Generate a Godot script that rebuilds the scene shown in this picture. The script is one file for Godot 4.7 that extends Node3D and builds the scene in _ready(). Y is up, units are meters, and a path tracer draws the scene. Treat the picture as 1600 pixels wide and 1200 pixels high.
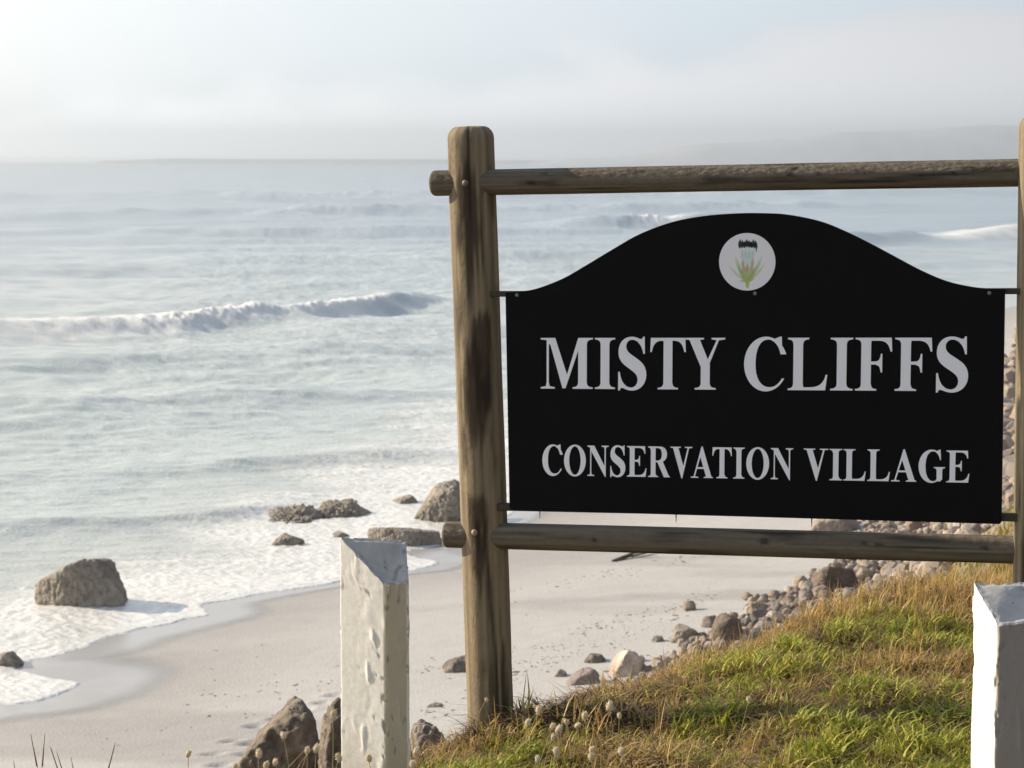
extends Node3D
# A village sign of round poles on a grassy bank above a misty beach.
# Camera, sky, sun, air first; then the land and the sea; then things.

const EYE := 1.55
const SEA := -4.46
const SUN_AZ := -69.0      # degrees from straight ahead, negative to the left
const SUN_EL := 25.0

var rng := RandomNumberGenerator.new()
var taken := {}
var noise_a: FastNoiseLite
var noise_b: FastNoiseLite
var noise_c: FastNoiseLite
var noise_r: FastNoiseLite
var cell: FastNoiseLite
var shore := PackedVector2Array()
var shore_poly := PackedVector2Array()
var edge := PackedVector2Array()
var edge_poly := PackedVector2Array()
var fields := []

# ------------------------------------------------------------------ naming
func numbered(called: String) -> String:
	var n: int = taken.get(called, 0)
	taken[called] = n + 1
	return called if n == 0 else "%s_%03d" % [called, n]

func tag(o: Node, label := "", category := "", group := "", kind := "") -> Node:
	if label: o.set_meta("label", label)
	if category: o.set_meta("category", category)
	if group: o.set_meta("group", group)
	if kind: o.set_meta("kind", kind)
	return o

func thing(called: String, label: String, category: String, at := Vector3.ZERO, group := "") -> Node3D:
	var o := Node3D.new()
	o.name = numbered(called)
	add_child(o)
	o.position = at
	tag(o, label, category, group)
	return o

func obj(called: String, mesh: Mesh, m: Material, parent: Node = null, at := Vector3.ZERO) -> MeshInstance3D:
	var o := MeshInstance3D.new()
	o.mesh = mesh
	o.material_override = m
	o.position = at
	if parent == null or parent == self:
		o.name = numbered(called)
		add_child(o)
	else:
		o.name = called
		parent.add_child(o, true)
	return o

# ------------------------------------------------------------------ helpers
func fnl(kind: int, freq: float, sd: int, oct := 4) -> FastNoiseLite:
	var n := FastNoiseLite.new()
	n.noise_type = kind
	n.frequency = freq
	n.seed = sd
	n.fractal_octaves = oct
	return n

func mat(c: Color, rough := 0.8, spec := 0.5) -> StandardMaterial3D:
	var m := StandardMaterial3D.new()
	m.albedo_color = c.linear_to_srgb()
	m.roughness = rough
	m.metallic_specular = spec
	return m

func vmat(rough := 0.8, spec := 0.5) -> StandardMaterial3D:
	var m := mat(Color(1, 1, 1), rough, spec)
	m.vertex_color_use_as_albedo = true
	return m

func relief(m: StandardMaterial3D, freq: float, scale: Vector3, strength: float, sd := 7, oct := 5, kind := FastNoiseLite.TYPE_SIMPLEX_SMOOTH, size := 512, world := false) -> void:
	var n := fnl(kind, freq, sd, oct)
	var im := n.get_seamless_image(size, size)
	im.convert(Image.FORMAT_RGBA8)
	im.bump_map_to_normal_map(strength)
	m.normal_enabled = true
	m.normal_texture = ImageTexture.create_from_image(im)
	m.normal_scale = 1.0
	m.uv1_triplanar = true
	m.uv1_world_triplanar = world
	m.uv1_scale = scale

func grid_mesh(pos: PackedVector3Array, col: PackedColorArray, nu: int, nv: int, closed := false, drop := PackedByteArray()) -> ArrayMesh:
	# nu columns (fast index), nv rows; closed: the last column joins the first
	var nor := PackedVector3Array()
	nor.resize(pos.size())
	for j in nv:
		var j0 := maxi(j - 1, 0) * nu
		var j1 := mini(j + 1, nv - 1) * nu
		var jj := j * nu
		for i in nu:
			var i0 := i - 1
			var i1 := i + 1
			if closed:
				i0 = (i0 + nu) % nu
				i1 = i1 % nu
			else:
				i0 = maxi(i0, 0)
				i1 = mini(i1, nu - 1)
			var n := (pos[j1 + i] - pos[j0 + i]).cross(pos[jj + i1] - pos[jj + i0])
			nor[jj + i] = n.normalized() if n.length_squared() > 1e-20 else Vector3.UP
	var idx := PackedInt32Array()
	var m := nu if closed else nu - 1
	for j in nv - 1:
		for i in m:
			var a := j * nu + i
			if drop.size() and drop[a]:
				continue
			var b := j * nu + (i + 1) % nu
			var c := a + nu
			var d := b + nu
			idx.append_array([a, b, c, b, d, c])
	return arrays_mesh(pos, nor, col, idx)

func arrays_mesh(pos: PackedVector3Array, nor: PackedVector3Array, col: PackedColorArray, idx: PackedInt32Array) -> ArrayMesh:
	var a := []
	a.resize(Mesh.ARRAY_MAX)
	a[Mesh.ARRAY_VERTEX] = pos
	if nor.size(): a[Mesh.ARRAY_NORMAL] = nor
	if col.size(): a[Mesh.ARRAY_COLOR] = col
	if idx.size(): a[Mesh.ARRAY_INDEX] = idx
	var me := ArrayMesh.new()
	me.add_surface_from_arrays(Mesh.PRIMITIVE_TRIANGLES, a)
	return me

func smooth_normals(pos: PackedVector3Array, idx: PackedInt32Array) -> PackedVector3Array:
	var nor := PackedVector3Array()
	nor.resize(pos.size())
	for k in range(0, idx.size(), 3):
		var a := idx[k]
		var b := idx[k + 1]
		var c := idx[k + 2]
		var n := (pos[c] - pos[a]).cross(pos[b] - pos[a])
		nor[a] += n
		nor[b] += n
		nor[c] += n
	for k in nor.size():
		nor[k] = nor[k].normalized()
	return nor

func mixc(a: Color, b: Color, t: float) -> Color:
	return a.lerp(b, clampf(t, 0.0, 1.0))

func sstep(a: float, b: float, x: float) -> float:
	var t := clampf((x - a) / (b - a), 0.0, 1.0)
	return t * t * (3.0 - 2.0 * t)

# ------------------------------------------------------------------ the lie of the land
func poly_dist(line: PackedVector2Array, poly: PackedVector2Array, p: Vector2) -> float:
	var best := 1e9
	for k in line.size() - 1:
		var a := line[k]
		var ab := line[k + 1] - a
		var t := clampf((p - a).dot(ab) / ab.length_squared(), 0.0, 1.0)
		best = minf(best, p.distance_squared_to(a + ab * t))
	var odd := false
	var n := poly.size()
	for k in n:
		var a := poly[k]
		var b := poly[(k + 1) % n]
		if (a.y > p.y) != (b.y > p.y) and p.x < a.x + (p.y - a.y) / (b.y - a.y) * (b.x - a.x): odd = not odd
	return -sqrt(best) if odd else sqrt(best)

func field(line: PackedVector2Array, poly: PackedVector2Array, x0: float, x1: float, z0: float, z1: float, step: float) -> Dictionary:
	var nx := int(ceil((x1 - x0) / step)) + 1
	var nz := int(ceil((z1 - z0) / step)) + 1
	var v := PackedFloat32Array()
	v.resize(nx * nz)
	for j in nz:
		for i in nx:
			v[j * nx + i] = poly_dist(line, poly, Vector2(x0 + i * step, z0 + j * step))
	return {"x0": x0, "z0": z0, "x1": x0 + (nx - 1) * step, "z1": z0 + (nz - 1) * step, "s": step, "nx": nx, "v": v}

func look(f: Dictionary, x: float, z: float) -> float:
	var fx: float = (x - f.x0) / f.s
	var fz: float = (z - f.z0) / f.s
	var i := int(fx)
	var j := int(fz)
	var tx := fx - i
	var tz := fz - j
	var nx: int = f.nx
	var v: PackedFloat32Array = f.v
	var o := j * nx + i
	return lerpf(lerpf(v[o], v[o + 1], tx), lerpf(v[o + nx], v[o + nx + 1], tx), tz)

func inside(f: Dictionary, x: float, z: float) -> bool:
	return x >= f.x0 and x < f.x1 - f.s and z >= f.z0 and z < f.z1 - f.s

func inland(x: float, z: float) -> float:      # metres from the water's edge, positive on land
	if inside(fields[0], x, z): return look(fields[0], x, z)
	if inside(fields[1], x, z): return look(fields[1], x, z)
	return poly_dist(shore, shore_poly, Vector2(x, z))

func seaward(x: float, z: float) -> float:     # metres beyond the brink of the grassy bank
	if inside(fields[2], x, z): return -look(fields[2], x, z)
	return -poly_dist(edge, edge_poly, Vector2(x, z))

func bank_y(x: float, z: float) -> float:      # level of the grassy ground
	var y := 0.10 * sstep(0.35, 1.5, x) + 0.05 * noise_a.get_noise_2d(x * 75.0, z * 75.0)
	y += 0.035 * noise_b.get_noise_2d(x * 240.0, z * 240.0)
	return y

func bank_slope(x: float, z: float, t: float) -> float:
	if t < -3.0: return bank_y(x, z)
	return bank_y(x, z) - 0.76 * (0.5 * (t + sqrt(t * t + 0.06)))

func beach_y(x: float, z: float, s: float) -> float:
	if s < 0.0: return SEA + maxf(0.06 * s, -2.6)
	var y := SEA + 0.085 * minf(s, 13.0) + 0.03 * maxf(0.0, minf(s, 60.0) - 13.0)
	return y + minf(s * 0.3, 1.0) * (0.030 * noise_a.get_noise_2d(x * 14.0, z * 30.0) + 0.010 * noise_b.get_noise_2d(x * 60.0, z * 120.0))

func ground_y(x: float, z: float) -> float:
	return maxf(beach_y(x, z, inland(x, z)), bank_slope(x, z, seaward(x, z)))

# ------------------------------------------------------------------ start
func _ready() -> void:
	rng.seed = 20240611
	noise_a = fnl(FastNoiseLite.TYPE_SIMPLEX_SMOOTH, 0.01, 3, 4)
	noise_b = fnl(FastNoiseLite.TYPE_SIMPLEX_SMOOTH, 0.01, 11, 4)
	noise_c = fnl(FastNoiseLite.TYPE_SIMPLEX_SMOOTH, 1.0, 5, 3)
	noise_r = fnl(FastNoiseLite.TYPE_SIMPLEX_SMOOTH, 1.0, 23, 3)
	noise_r.fractal_type = FastNoiseLite.FRACTAL_RIDGED
	cell = fnl(FastNoiseLite.TYPE_CELLULAR, 1.0, 9, 1)
	cell.cellular_return_type = FastNoiseLite.RETURN_DISTANCE2_SUB
	_camera_and_light()
	_lines()
	_land()
	_sea()
	_wet_sand()
	_far_land()
	_sign()
	_bollards()
	_sea_rocks()
	_beach_rocks()
	_cobbles()
	_wrack()
	_grass()
	_bunny_tails()
	_stalks()

func _camera_and_light() -> void:
	var cam := Camera3D.new()
	cam.name = "camera"
	add_child(cam)
	cam.position = Vector3(0, EYE, 0)
	cam.rotation_degrees = Vector3(-5.553, 0, 0)
	cam.fov = 18.925
	cam.near = 0.05
	cam.far = 8000.0
	var at := CameraAttributesPhysical.new()
	at.frustum_focal_length = 72.0
	at.frustum_focus_distance = 6.2
	at.frustum_near = 0.05
	at.frustum_far = 8000.0
	at.exposure_aperture = 13.0
	cam.attributes = at
	cam.current = true

	var env := Environment.new()
	env.background_mode = Environment.BG_SKY
	var sky := Sky.new()
	var pm := PanoramaSkyMaterial.new()
	pm.panorama = ImageTexture.create_from_image(_sky_image())
	sky.sky_material = pm
	env.sky = sky
	env.tonemap_mode = Environment.TONE_MAPPER_LINEAR
	env.tonemap_exposure = 1.5
	env.sdfgi_enabled = true
	env.ssao_enabled = true
	env.ssil_enabled = true
	env.volumetric_fog_enabled = true
	env.volumetric_fog_density = 0.00038
	env.volumetric_fog_albedo = Color(0.92, 0.96, 1.0)
	env.volumetric_fog_anisotropy = 0.65
	var we := WorldEnvironment.new()
	we.name = "world_environment"
	we.environment = env
	add_child(we)

	var sun := DirectionalLight3D.new()
	sun.name = "sun"
	add_child(sun)
	var az := deg_to_rad(SUN_AZ)
	var el := deg_to_rad(SUN_EL)
	var d := Vector3(sin(az) * cos(el), sin(el), -cos(az) * cos(el))
	sun.look_at_from_position(d * 50.0, Vector3.ZERO)
	sun.light_energy = 1.6
	sun.light_color = Color(1.0, 0.93, 0.82)
	sun.light_angular_distance = 0.6
	sun.shadow_enabled = true

func _sky_color(az: float, el: float, n: float) -> Color:   # degrees; n: cloud noise -1..1
	var away := absf(wrapf(az - SUN_AZ, -180.0, 180.0))
	var glow := exp(-pow(away / 62.0, 2.0)) * exp(-pow(maxf(el - 20.0, 0.0) / 45.0, 2.0))
	var mist := (0.28 + 1.04 * glow) * (1.0 + 0.36 * exp(-pow(el / 3.0, 2.0)))
	var cloud := Color(mist, mist, mist * (1.04 - 0.07 * minf(glow, 0.6)))
	var k := 0.235 + 1.06 * glow
	var g := minf(glow, 0.5)
	var clear := Color(k * (1.0 + 0.1 * g), k * (1.24 - 0.40 * g), k * (1.46 - 0.92 * g))
	var zen := Color(0.18, 0.235, 0.34)
	clear = clear.lerp(zen, sstep(6.0, 75.0, el))
	var bound := 2.1 + 0.11 * clampf(az, -12.0, 14.0) + 0.55 * n + 24.0 * sstep(92.0, 135.0, away)
	return cloud.lerp(clear, sstep(bound - 0.35, bound + 0.55, el) * (1.0 - 0.25 * maxf(n, 0.0)))

func _sky_image() -> Image:
	var w := 2048
	var h := 1024
	var im := Image.create(w, h, false, Image.FORMAT_RGBF)
	var n := fnl(FastNoiseLite.TYPE_SIMPLEX_SMOOTH, 1.0, 41, 4)
	for j in h / 2 + 1:
		var el := 90.0 - (j + 0.5) * 180.0 / h
		var step := 1 if el < 14.0 else 8
		for i in range(0, w, step):
			var az := wrapf((i + 0.5 * step) / w * 360.0, -180.0, 180.0)
			var a := deg_to_rad(az)
			var nn := n.get_noise_3d(sin(a) * 9.0, cos(a) * 9.0, el * 0.35)
			var c := _sky_color(az, maxf(el, 0.0), nn * 1.6)
			if step == 1: im.set_pixel(i, j, c)
			else: im.fill_rect(Rect2i(i, j, step, 1), c)
	im.fill_rect(Rect2i(0, h / 2, w, h / 2), Color(0.5, 0.52, 0.54))
	return im

func _lines() -> void:
	shore = PackedVector2Array([Vector2(-600, 260), Vector2(-150, 70), Vector2(-60, 12), Vector2(-25, -9), Vector2(-12, -19), Vector2(-8, -23.2),
		Vector2(-5.9, -24.81), Vector2(-5.68, -25.08), Vector2(-5.27, -25.17), Vector2(-5.06, -25.57), Vector2(-4.96, -26.12), Vector2(-5.28, -26.31),
		Vector2(-5.63, -26.55), Vector2(-5.92, -26.89), Vector2(-5.85, -27.24), Vector2(-5.53, -27.6), Vector2(-5.31, -28.08), Vector2(-5.11, -28.73),
		Vector2(-4.56, -29.42), Vector2(-4.03, -30.09), Vector2(-4.19, -30.84), Vector2(-3.55, -31.53), Vector2(-2.55, -32.41), Vector2(-1.87, -33.17),
		Vector2(-1.32, -33.54), Vector2(-1.04, -34.08), Vector2(-1.46, -34.53), Vector2(-1.58, -35.1), Vector2(-1.1, -35.7), Vector2(-0.83, -36.75),
		Vector2(-0.3, -37.9), Vector2(0.8, -42), Vector2(3.6, -50), Vector2(9.5, -67), Vector2(20.6, -94), Vector2(40, -128), Vector2(80, -190), Vector2(200, -330), Vector2(900, -800)])
	shore_poly = shore.duplicate()
	shore_poly.append_array([Vector2(900, -9000), Vector2(-9000, -9000), Vector2(-9000, 260)])
	edge = PackedVector2Array([Vector2(-600, 320), Vector2(-60, 30), Vector2(-20, 1.5), Vector2(-10, -2.0), Vector2(-4, -4.0), Vector2(-1.6, -4.9), Vector2(-0.8, -5.35),
		Vector2(-0.36, -5.80), Vector2(-0.16, -6.35), Vector2(0.08, -6.60), Vector2(0.42, -7.02), Vector2(0.72, -7.35), Vector2(0.94, -7.60), Vector2(1.16, -7.90), Vector2(1.42, -8.15), Vector2(1.80, -8.20),
		Vector2(2.3, -8.9), Vector2(4, -13), Vector2(8, -23), Vector2(16, -44), Vector2(30, -72), Vector2(60, -120), Vector2(200, -270), Vector2(900, -700)])
	edge_poly = edge.duplicate()
	edge_poly.append_array([Vector2(900, -9000), Vector2(-9000, -9000), Vector2(-9000, 320)])
	fields.append(field(shore, shore_poly, -13.0137, 9.0, -50.0211, -21.0, 0.1407))
	fields.append(field(shore, shore_poly, -40.0, 60.0, -130.0, 0.0, 0.8))
	fields.append(field(edge, edge_poly, -6.0, 12.0, -30.0, -2.0, 0.16))

# ------------------------------------------------------------------ land
func steps(fine0: float, fine1: float, step: float, lo: float, hi: float, grow: float) -> PackedFloat32Array:
	var left := PackedFloat32Array()
	var s := step
	var x := fine0
	while x > lo:
		s *= grow
		x -= s
		left.append(maxf(x, lo))
	left.reverse()
	var out := left
	x = fine0
	while x < fine1:
		out.append(x)
		x += step
	s = step
	while x < hi:
		out.append(x)
		s *= grow
		x += s
	out.append(hi)
	return out

func _land() -> void:
	var xs := steps(-7.0, 6.0, 0.06, -900.0, 900.0, 1.14)
	var zs := steps(-40.0, -3.5, 0.085, -900.0, 300.0, 1.12)
	var nu := xs.size()
	var nv := zs.size()
	var pos := PackedVector3Array()
	var col := PackedColorArray()
	pos.resize(nu * nv)
	col.resize(nu * nv)
	var on_bank := PackedByteArray()
	var on_beach := PackedByteArray()
	on_bank.resize(nu * nv)
	on_beach.resize(nu * nv)
	var sand := Color(0.405, 0.395, 0.385)
	var damp := Color(0.30, 0.29, 0.285)
	var soil := Color(0.11, 0.085, 0.055)
	var prints := []
	for q in [[-2.75, -22.2], [-2.55, -22.0], [-2.50, -21.4], [-2.32, -21.1], [-2.35, -20.4], [-2.15, -20.2], [-2.6, -22.9], [-2.4, -23.2], [-2.2, -23.6], [-2.0, -23.9], [-2.1, -19.6], [-1.95, -19.2], [-2.85, -21.5], [-2.7, -20.9], [-1.9, -24.3]]:
		prints.append(Vector2(q[0], q[1]))
	for j in nv:
		var z := zs[j]
		for i in nu:
			var x := xs[i]
			var s := inland(x, z)
			var t := seaward(x, z)
			var yb := beach_y(x, z, s)
			var yk := bank_slope(x, z, t)
			var o := j * nu + i
			var y := yb
			var c: Color
			if yk > yb:
				y = yk
				on_beach[o] = 1
				c = soil.lerp(Color(0.19, 0.15, 0.09), 0.5 + 0.5 * noise_a.get_noise_2d(x * 90.0, z * 90.0))
				if t > 1.2: c = c.lerp(Color(0.26, 0.22, 0.17), sstep(1.2, 3.0, t))
			else:
				on_bank[o] = 1
				var k := sstep(3.4, 0.6, s + 0.5 * noise_a.get_noise_2d(x * 25.0, z * 25.0))
				var band := noise_b.get_noise_2d(x * 7.0 + z * 3.0, z * 26.0 - x * 12.0)
				c = sand.lerp(damp, clampf(k * 0.75, 0.0, 1.0))
				c = c.lerp(damp, 0.7 * sstep(0.05, 0.4, band))
				var fine := noise_c.get_noise_2d(x * 4.0, z * 4.0)
				c = c * (1.0 + 0.06 * fine)
				if z > -26.0 and z < -18.0 and x > -3.5 and x < -1.5:
					for p in prints:
						var dd: float = Vector2(x, z).distance_to(p)
						if dd < 0.3:
							y -= 0.05 * exp(-dd * dd / 0.006) - 0.012 * exp(-pow(dd - 0.15, 2.0) / 0.003)
			pos[o] = Vector3(x, y, z)
			col[o] = Color(c.r, c.g, c.b)
	# a quad belongs to the bank when any of its corners does
	for j in nv - 1:
		for i in nu - 1:
			var o := j * nu + i
			var any := on_beach[o] + on_beach[o + 1] + on_beach[o + nu] + on_beach[o + nu + 1] > 0
			on_bank[o] = 0 if any else 1
	var drop_sand := PackedByteArray()
	drop_sand.resize(nu * nv)
	for o in nu * nv:
		drop_sand[o] = 1 - on_bank[o]
	var ms := vmat(0.85, 0.35)
	relief(ms, 0.03, Vector3(1.3, 1.3, 1.3), 3.0, 17, 5, FastNoiseLite.TYPE_SIMPLEX_SMOOTH, 512, true)
	tag(obj("beach", grid_mesh(pos, col, nu, nv, false, drop_sand), ms), "", "", "", "structure")
	var mb := vmat(0.95, 0.2)
	relief(mb, 0.03, Vector3(3, 3, 3), 6.0, 19, 5, FastNoiseLite.TYPE_SIMPLEX_SMOOTH, 512, true)
	tag(obj("grassy_bank_ground", grid_mesh(pos, col, nu, nv, false, on_bank), mb), "", "", "", "structure")

# ------------------------------------------------------------------ sea
# each wave: crest line (x, z), height, width of its front and of its back, foam
var waves := []

func _wave_list() -> void:
	waves = [
		[[-70, -71.0], [-30, -75.5], [-17.9, -77.6], [-11.6, -81.5], [-5.2, -93.0], [-2.6, -97.5], 0.66, 1.9, 3.6, -70.0, -4.2, 2.6],
		[[-14, -35.8], [-8, -36.8], [-6.7, -37.3], [-5.2, -38.1], [-4.0, -39.0], [-3.2, -39.8], 0.22, 0.6, 1.8, 99.0, 99.0, 1.5],
		[[-16, -42.5], [-8, -43.8], [-4, -45.5], [0, -47.5], 0.20, 0.8, 2.2, 99.0, 99.0, 3.0],
		[[-22, -53.0], [-11, -54.5], [-4, -58.0], [3, -61.0], 0.26, 1.2, 3.0, 99.0, 99.0, 5.0],
		[[-24, -64.0], [-14, -66.0], [-6, -70.0], [2, -76.0], 0.22, 1.4, 3.5, 99.0, 99.0, 5.0],
		[[0, -198.0], [9, -202.0], [15.4, -214.0], [30, -236.0], 1.0, 4.0, 12.0, 10.0, 17.0, 8.0],
		[[14, -160.0], [27, -168.0], [39, -178.0], [70, -200.0], [120, -230.0], 0.75, 2.4, 8.0, 30.0, 75.0, 12.0],
		[[-120, -228.0], [-60, -232.0], [-30, -240.0], [10, -262.0], [60, -300.0], 1.0, 7.0, 20.0, 999.0, 999.0, 25.0],
		[[-120, -168.0], [-50, -176.0], [-20, -182.0], [10, -196.0], 0.6, 6.0, 14.0, 999.0, 999.0, 15.0],
		[[-60, -122.0], [-24, -126.0], [-8, -134.0], [12, -150.0], 0.45, 4.0, 10.0, 999.0, 999.0, 12.0],
		[[-200, -330.0], [-40, -345.0], [60, -380.0], [200, -450.0], 1.2, 12.0, 30.0, 999.0, 999.0, 40.0],
	]

func crest_z(pts: Array, n: int, x: float) -> float:
	for k in n - 1:
		if x < pts[k + 1][0] or k == n - 2:
			var t: float = (x - pts[k][0]) / (pts[k + 1][0] - pts[k][0])
			return lerpf(pts[k][1], pts[k + 1][1], t)
	return 0.0

func _sea() -> void:
	_wave_list()
	var wlist := []
	for w in waves:
		var n: int = w.size() - 6
		var zlo := 1e9
		var zhi := -1e9
		for k in n:
			zlo = minf(zlo, w[k][1])
			zhi = maxf(zhi, w[k][1])
		wlist.append([w.slice(0, n), n, w[n], w[n + 1], w[n + 2], w[n + 3], w[n + 4], w[n + 5], zlo - w[n + 2] * 2.5, zhi + w[n + 1] * 3.0, w[0][0], w[n - 1][0]])
	# columns fan out slowly from a line far inland, so that far water has coarser cells
	var us := steps(-0.085, 0.085, 0.00042, -4.0, 4.0, 1.06)
	var zs := PackedFloat32Array()
	var z := 40.0
	while z > -22.0:
		zs.append(z)
		z -= 3.0
	z = -22.0
	while z > -47.0:
		zs.append(z)
		z -= 0.07
	while z > -4500.0:
		zs.append(z)
		z -= maxf(0.12, z * z * 5.5e-5)
	zs.append(-4500.0)
	var nu := us.size()
	var nv := zs.size()
	var pos := PackedVector3Array()
	var col := PackedColorArray()
	var drop := PackedByteArray()
	pos.resize(nu * nv)
	col.resize(nu * nv)
	drop.resize(nu * nv)
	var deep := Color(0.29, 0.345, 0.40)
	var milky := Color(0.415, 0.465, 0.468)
	var white := Color(0.70, 0.695, 0.68)
	var silt := Color(0.44, 0.43, 0.39)
	var wet_rocks := [[-5.89, -30.98, 0.85], [-3.74, -38.3, 0.8], [-2.94, -38.8, 0.8], [-3.51, -35.7, 0.4], [-1.9, -40.1, 0.4], [-1.13, -38.3, 0.7], [-1.66, -35.8, 0.8], [-6.04, -27.1, 0.4]]
	for j in nv:
		z = zs[j]
		var row_step := absf(zs[mini(j + 1, nv - 1)] - z)
		var near := z > -130.0 and z < -20.0
		var act := []
		for w in wlist:
			if z > w[8] and z < w[9]: act.append(w)
		var chop := clampf(1.3 / (row_step + 0.7), 0.0, 1.0)
		for i in nu:
			var x := us[i] * (60.0 - z)
			var o := j * nu + i
			var s := -60.0
			if near or z >= -20.0:
				s = inland(x, z)
				if s > 1.2:
					drop[o] = 1
					pos[o] = Vector3(x, SEA - 0.2, z)
					continue
			var off := clampf(-s / 14.0, 0.0, 1.0)
			var warp := noise_a.get_noise_2d(x * 2.2, z * 3.0)
			# swell and chop
			var y := (0.05 + 0.10 * off) * off * sin(z * 0.42 + x * 0.07 + warp * 5.0)
			y += 0.16 * off * chop * noise_a.get_noise_2d(x * 9.0, z * 26.0)
			y += 0.085 * (0.25 + 0.75 * off) * chop * noise_b.get_noise_2d(x * 38.0, z * 100.0)
			y += 0.035 * (0.25 + 0.75 * off) * chop * noise_c.get_noise_2d(x * 0.9, z * 2.6)
			if row_step > 2.0: y += 0.25 * noise_b.get_noise_2d(x * 2.5, z * 4.0)
			var foam := 0.0
			# waves that stand up
			for w in act:
				var x0: float = w[10]
				var x1: float = w[11]
				if x < x0 or x > x1 + w[7]: continue
				var d: float = z - crest_z(w[0], w[1], x) + 0.45 * w[3] * noise_a.get_noise_2d(x * 7.0 / sqrt(w[3]), z * 2.0)
				var side: float = w[3] if d > 0.0 else w[4]
				if absf(d) > side * 2.6: continue
				var fade: float = sstep(x0, x0 + w[7], x) * (1.0 - sstep(x1 - w[7], x1, x))
				var prof := exp(-pow(absf(d) / side, 1.6))
				var hgt: float = w[2] * fade * (1.0 + 0.45 * noise_a.get_noise_2d(x * 9.0, z * 5.0))
				if x > w[5] and x < w[6]:
					var rag := noise_c.get_noise_2d(x * 1.1, z * 0.9) + 0.5 * noise_c.get_noise_2d(x * 3.3, z * 3.0)
					var top := sstep(0.5, 0.8, prof + 0.22 * rag)
					var endf := sstep(w[5], w[5] + 1.5, x) * (1.0 - sstep(w[6] - 2.5, w[6], x))
					foam = maxf(foam, top * endf)
					hgt *= 1.0 + 0.16 * rag * endf * prof
					if d > 0.0:   # spilt foam down the face, made denser to lighten its shade
						foam = maxf(foam, endf * (0.80 + 0.15 * rag) * sstep(0.10, 0.42, prof + 0.16 * rag))
				y += hgt * prof
			# foam
			if near and z > -75.0:
				var n1 := noise_a.get_noise_2d(x * 18.0, z * 34.0)
				var lace := noise_r.get_noise_2d(x * 0.9 + 1.2 * n1, z * 1.5)
				var fine := noise_r.get_noise_2d(x * 2.6 + n1, z * 4.2)
				var span := lerpf(5.5, 13.0, sstep(-7.0, -1.0, x))
				var cov := sstep(-span, -0.12 * span, s)
				if s > -7.0:
					for r in wet_rocks:
						var dx: float = x - r[0]
						var dz: float = z - r[1]
						cov += 0.5 * exp(-(dx * dx * 0.7 + dz * dz * 0.35) / (r[2] * r[2]))
				var f := cov * 1.05 + 0.42 * n1 + 0.20 * lace + 0.16 * fine - 0.30
				foam = maxf(foam, sstep(0.12, 0.95, f) * (0.82 + 0.22 * fine + 0.10 * n1))
				if s > -0.45: foam = maxf(foam, sstep(-0.45, -0.12, s) * (0.75 + 0.25 * fine))
				y += 0.030 * foam * (0.6 + 0.5 * fine + 0.5 * n1) * (1.0 if s < -0.1 else 0.5)
			elif z > -160.0 and z < -75.0:
				var st := noise_r.get_noise_2d(x * 0.16, z * 0.30)
				foam = maxf(foam, 0.22 * sstep(0.35, 0.8, st + 0.4 * warp))
			s += 0.10 * noise_b.get_noise_2d(x * 130.0, z * 130.0) + 0.05 * noise_c.get_noise_2d(x * 4.0, z * 3.0) if s > -1.0 else 0.0
			if s > -0.25:
				y = lerpf(y, 0.018, sstep(-0.25, -0.05, s))
				if s > -0.02: y -= (s + 0.02) * 0.6
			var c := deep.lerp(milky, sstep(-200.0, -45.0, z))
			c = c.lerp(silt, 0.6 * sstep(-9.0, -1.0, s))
			c = c.lerp(white, foam)
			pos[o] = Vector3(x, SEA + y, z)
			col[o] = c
	var m := vmat(0.28, 0.5)
	relief(m, 0.022, Vector3(0.35, 0.35, 0.6), 4.0, 31, 5, FastNoiseLite.TYPE_SIMPLEX_SMOOTH, 1024, true)
	tag(obj("sea", grid_mesh(pos, col, nu, nv, false, drop), m), "", "", "", "structure")

func _wet_sand() -> void:
	# a film of water left on the sand by the last wave; thins out up the beach
	var xs := steps(-7.5, 2.5, 0.07, -14.0, 9.0, 1.2)
	var zs := steps(-40.0, -23.0, 0.09, -49.0, -21.2, 1.2)
	var nu := xs.size()
	var nv := zs.size()
	var pos := PackedVector3Array()
	var col := PackedColorArray()
	var drop := PackedByteArray()
	pos.resize(nu * nv)
	col.resize(nu * nv)
	drop.resize(nu * nv)
	for j in nv:
		for i in nu:
			var o := j * nu + i
			var x := xs[i]
			var z := zs[j]
			var s := inland(x, z)
			pos[o] = Vector3(x, beach_y(x, z, s) + 0.004, z)
			var reach := 0.68 + 0.35 * noise_a.get_noise_2d(x * 9.0, z * 9.0) + 0.35 * sstep(-33.0, -28.0, z)
			var a := 1.0 - sstep(reach * 0.55, reach * 1.15, s)
			col[o] = Color(0.36, 0.36, 0.37, 0.9 * a)
			if s < -0.35 or s > reach * 1.2 + 0.15: drop[o] = 1
	var m := vmat(0.26, 0.6)
	m.transparency = BaseMaterial3D.TRANSPARENCY_ALPHA
	tag(obj("wet_sand", grid_mesh(pos, col, nu, nv, false, drop), m), "", "", "", "structure")

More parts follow.
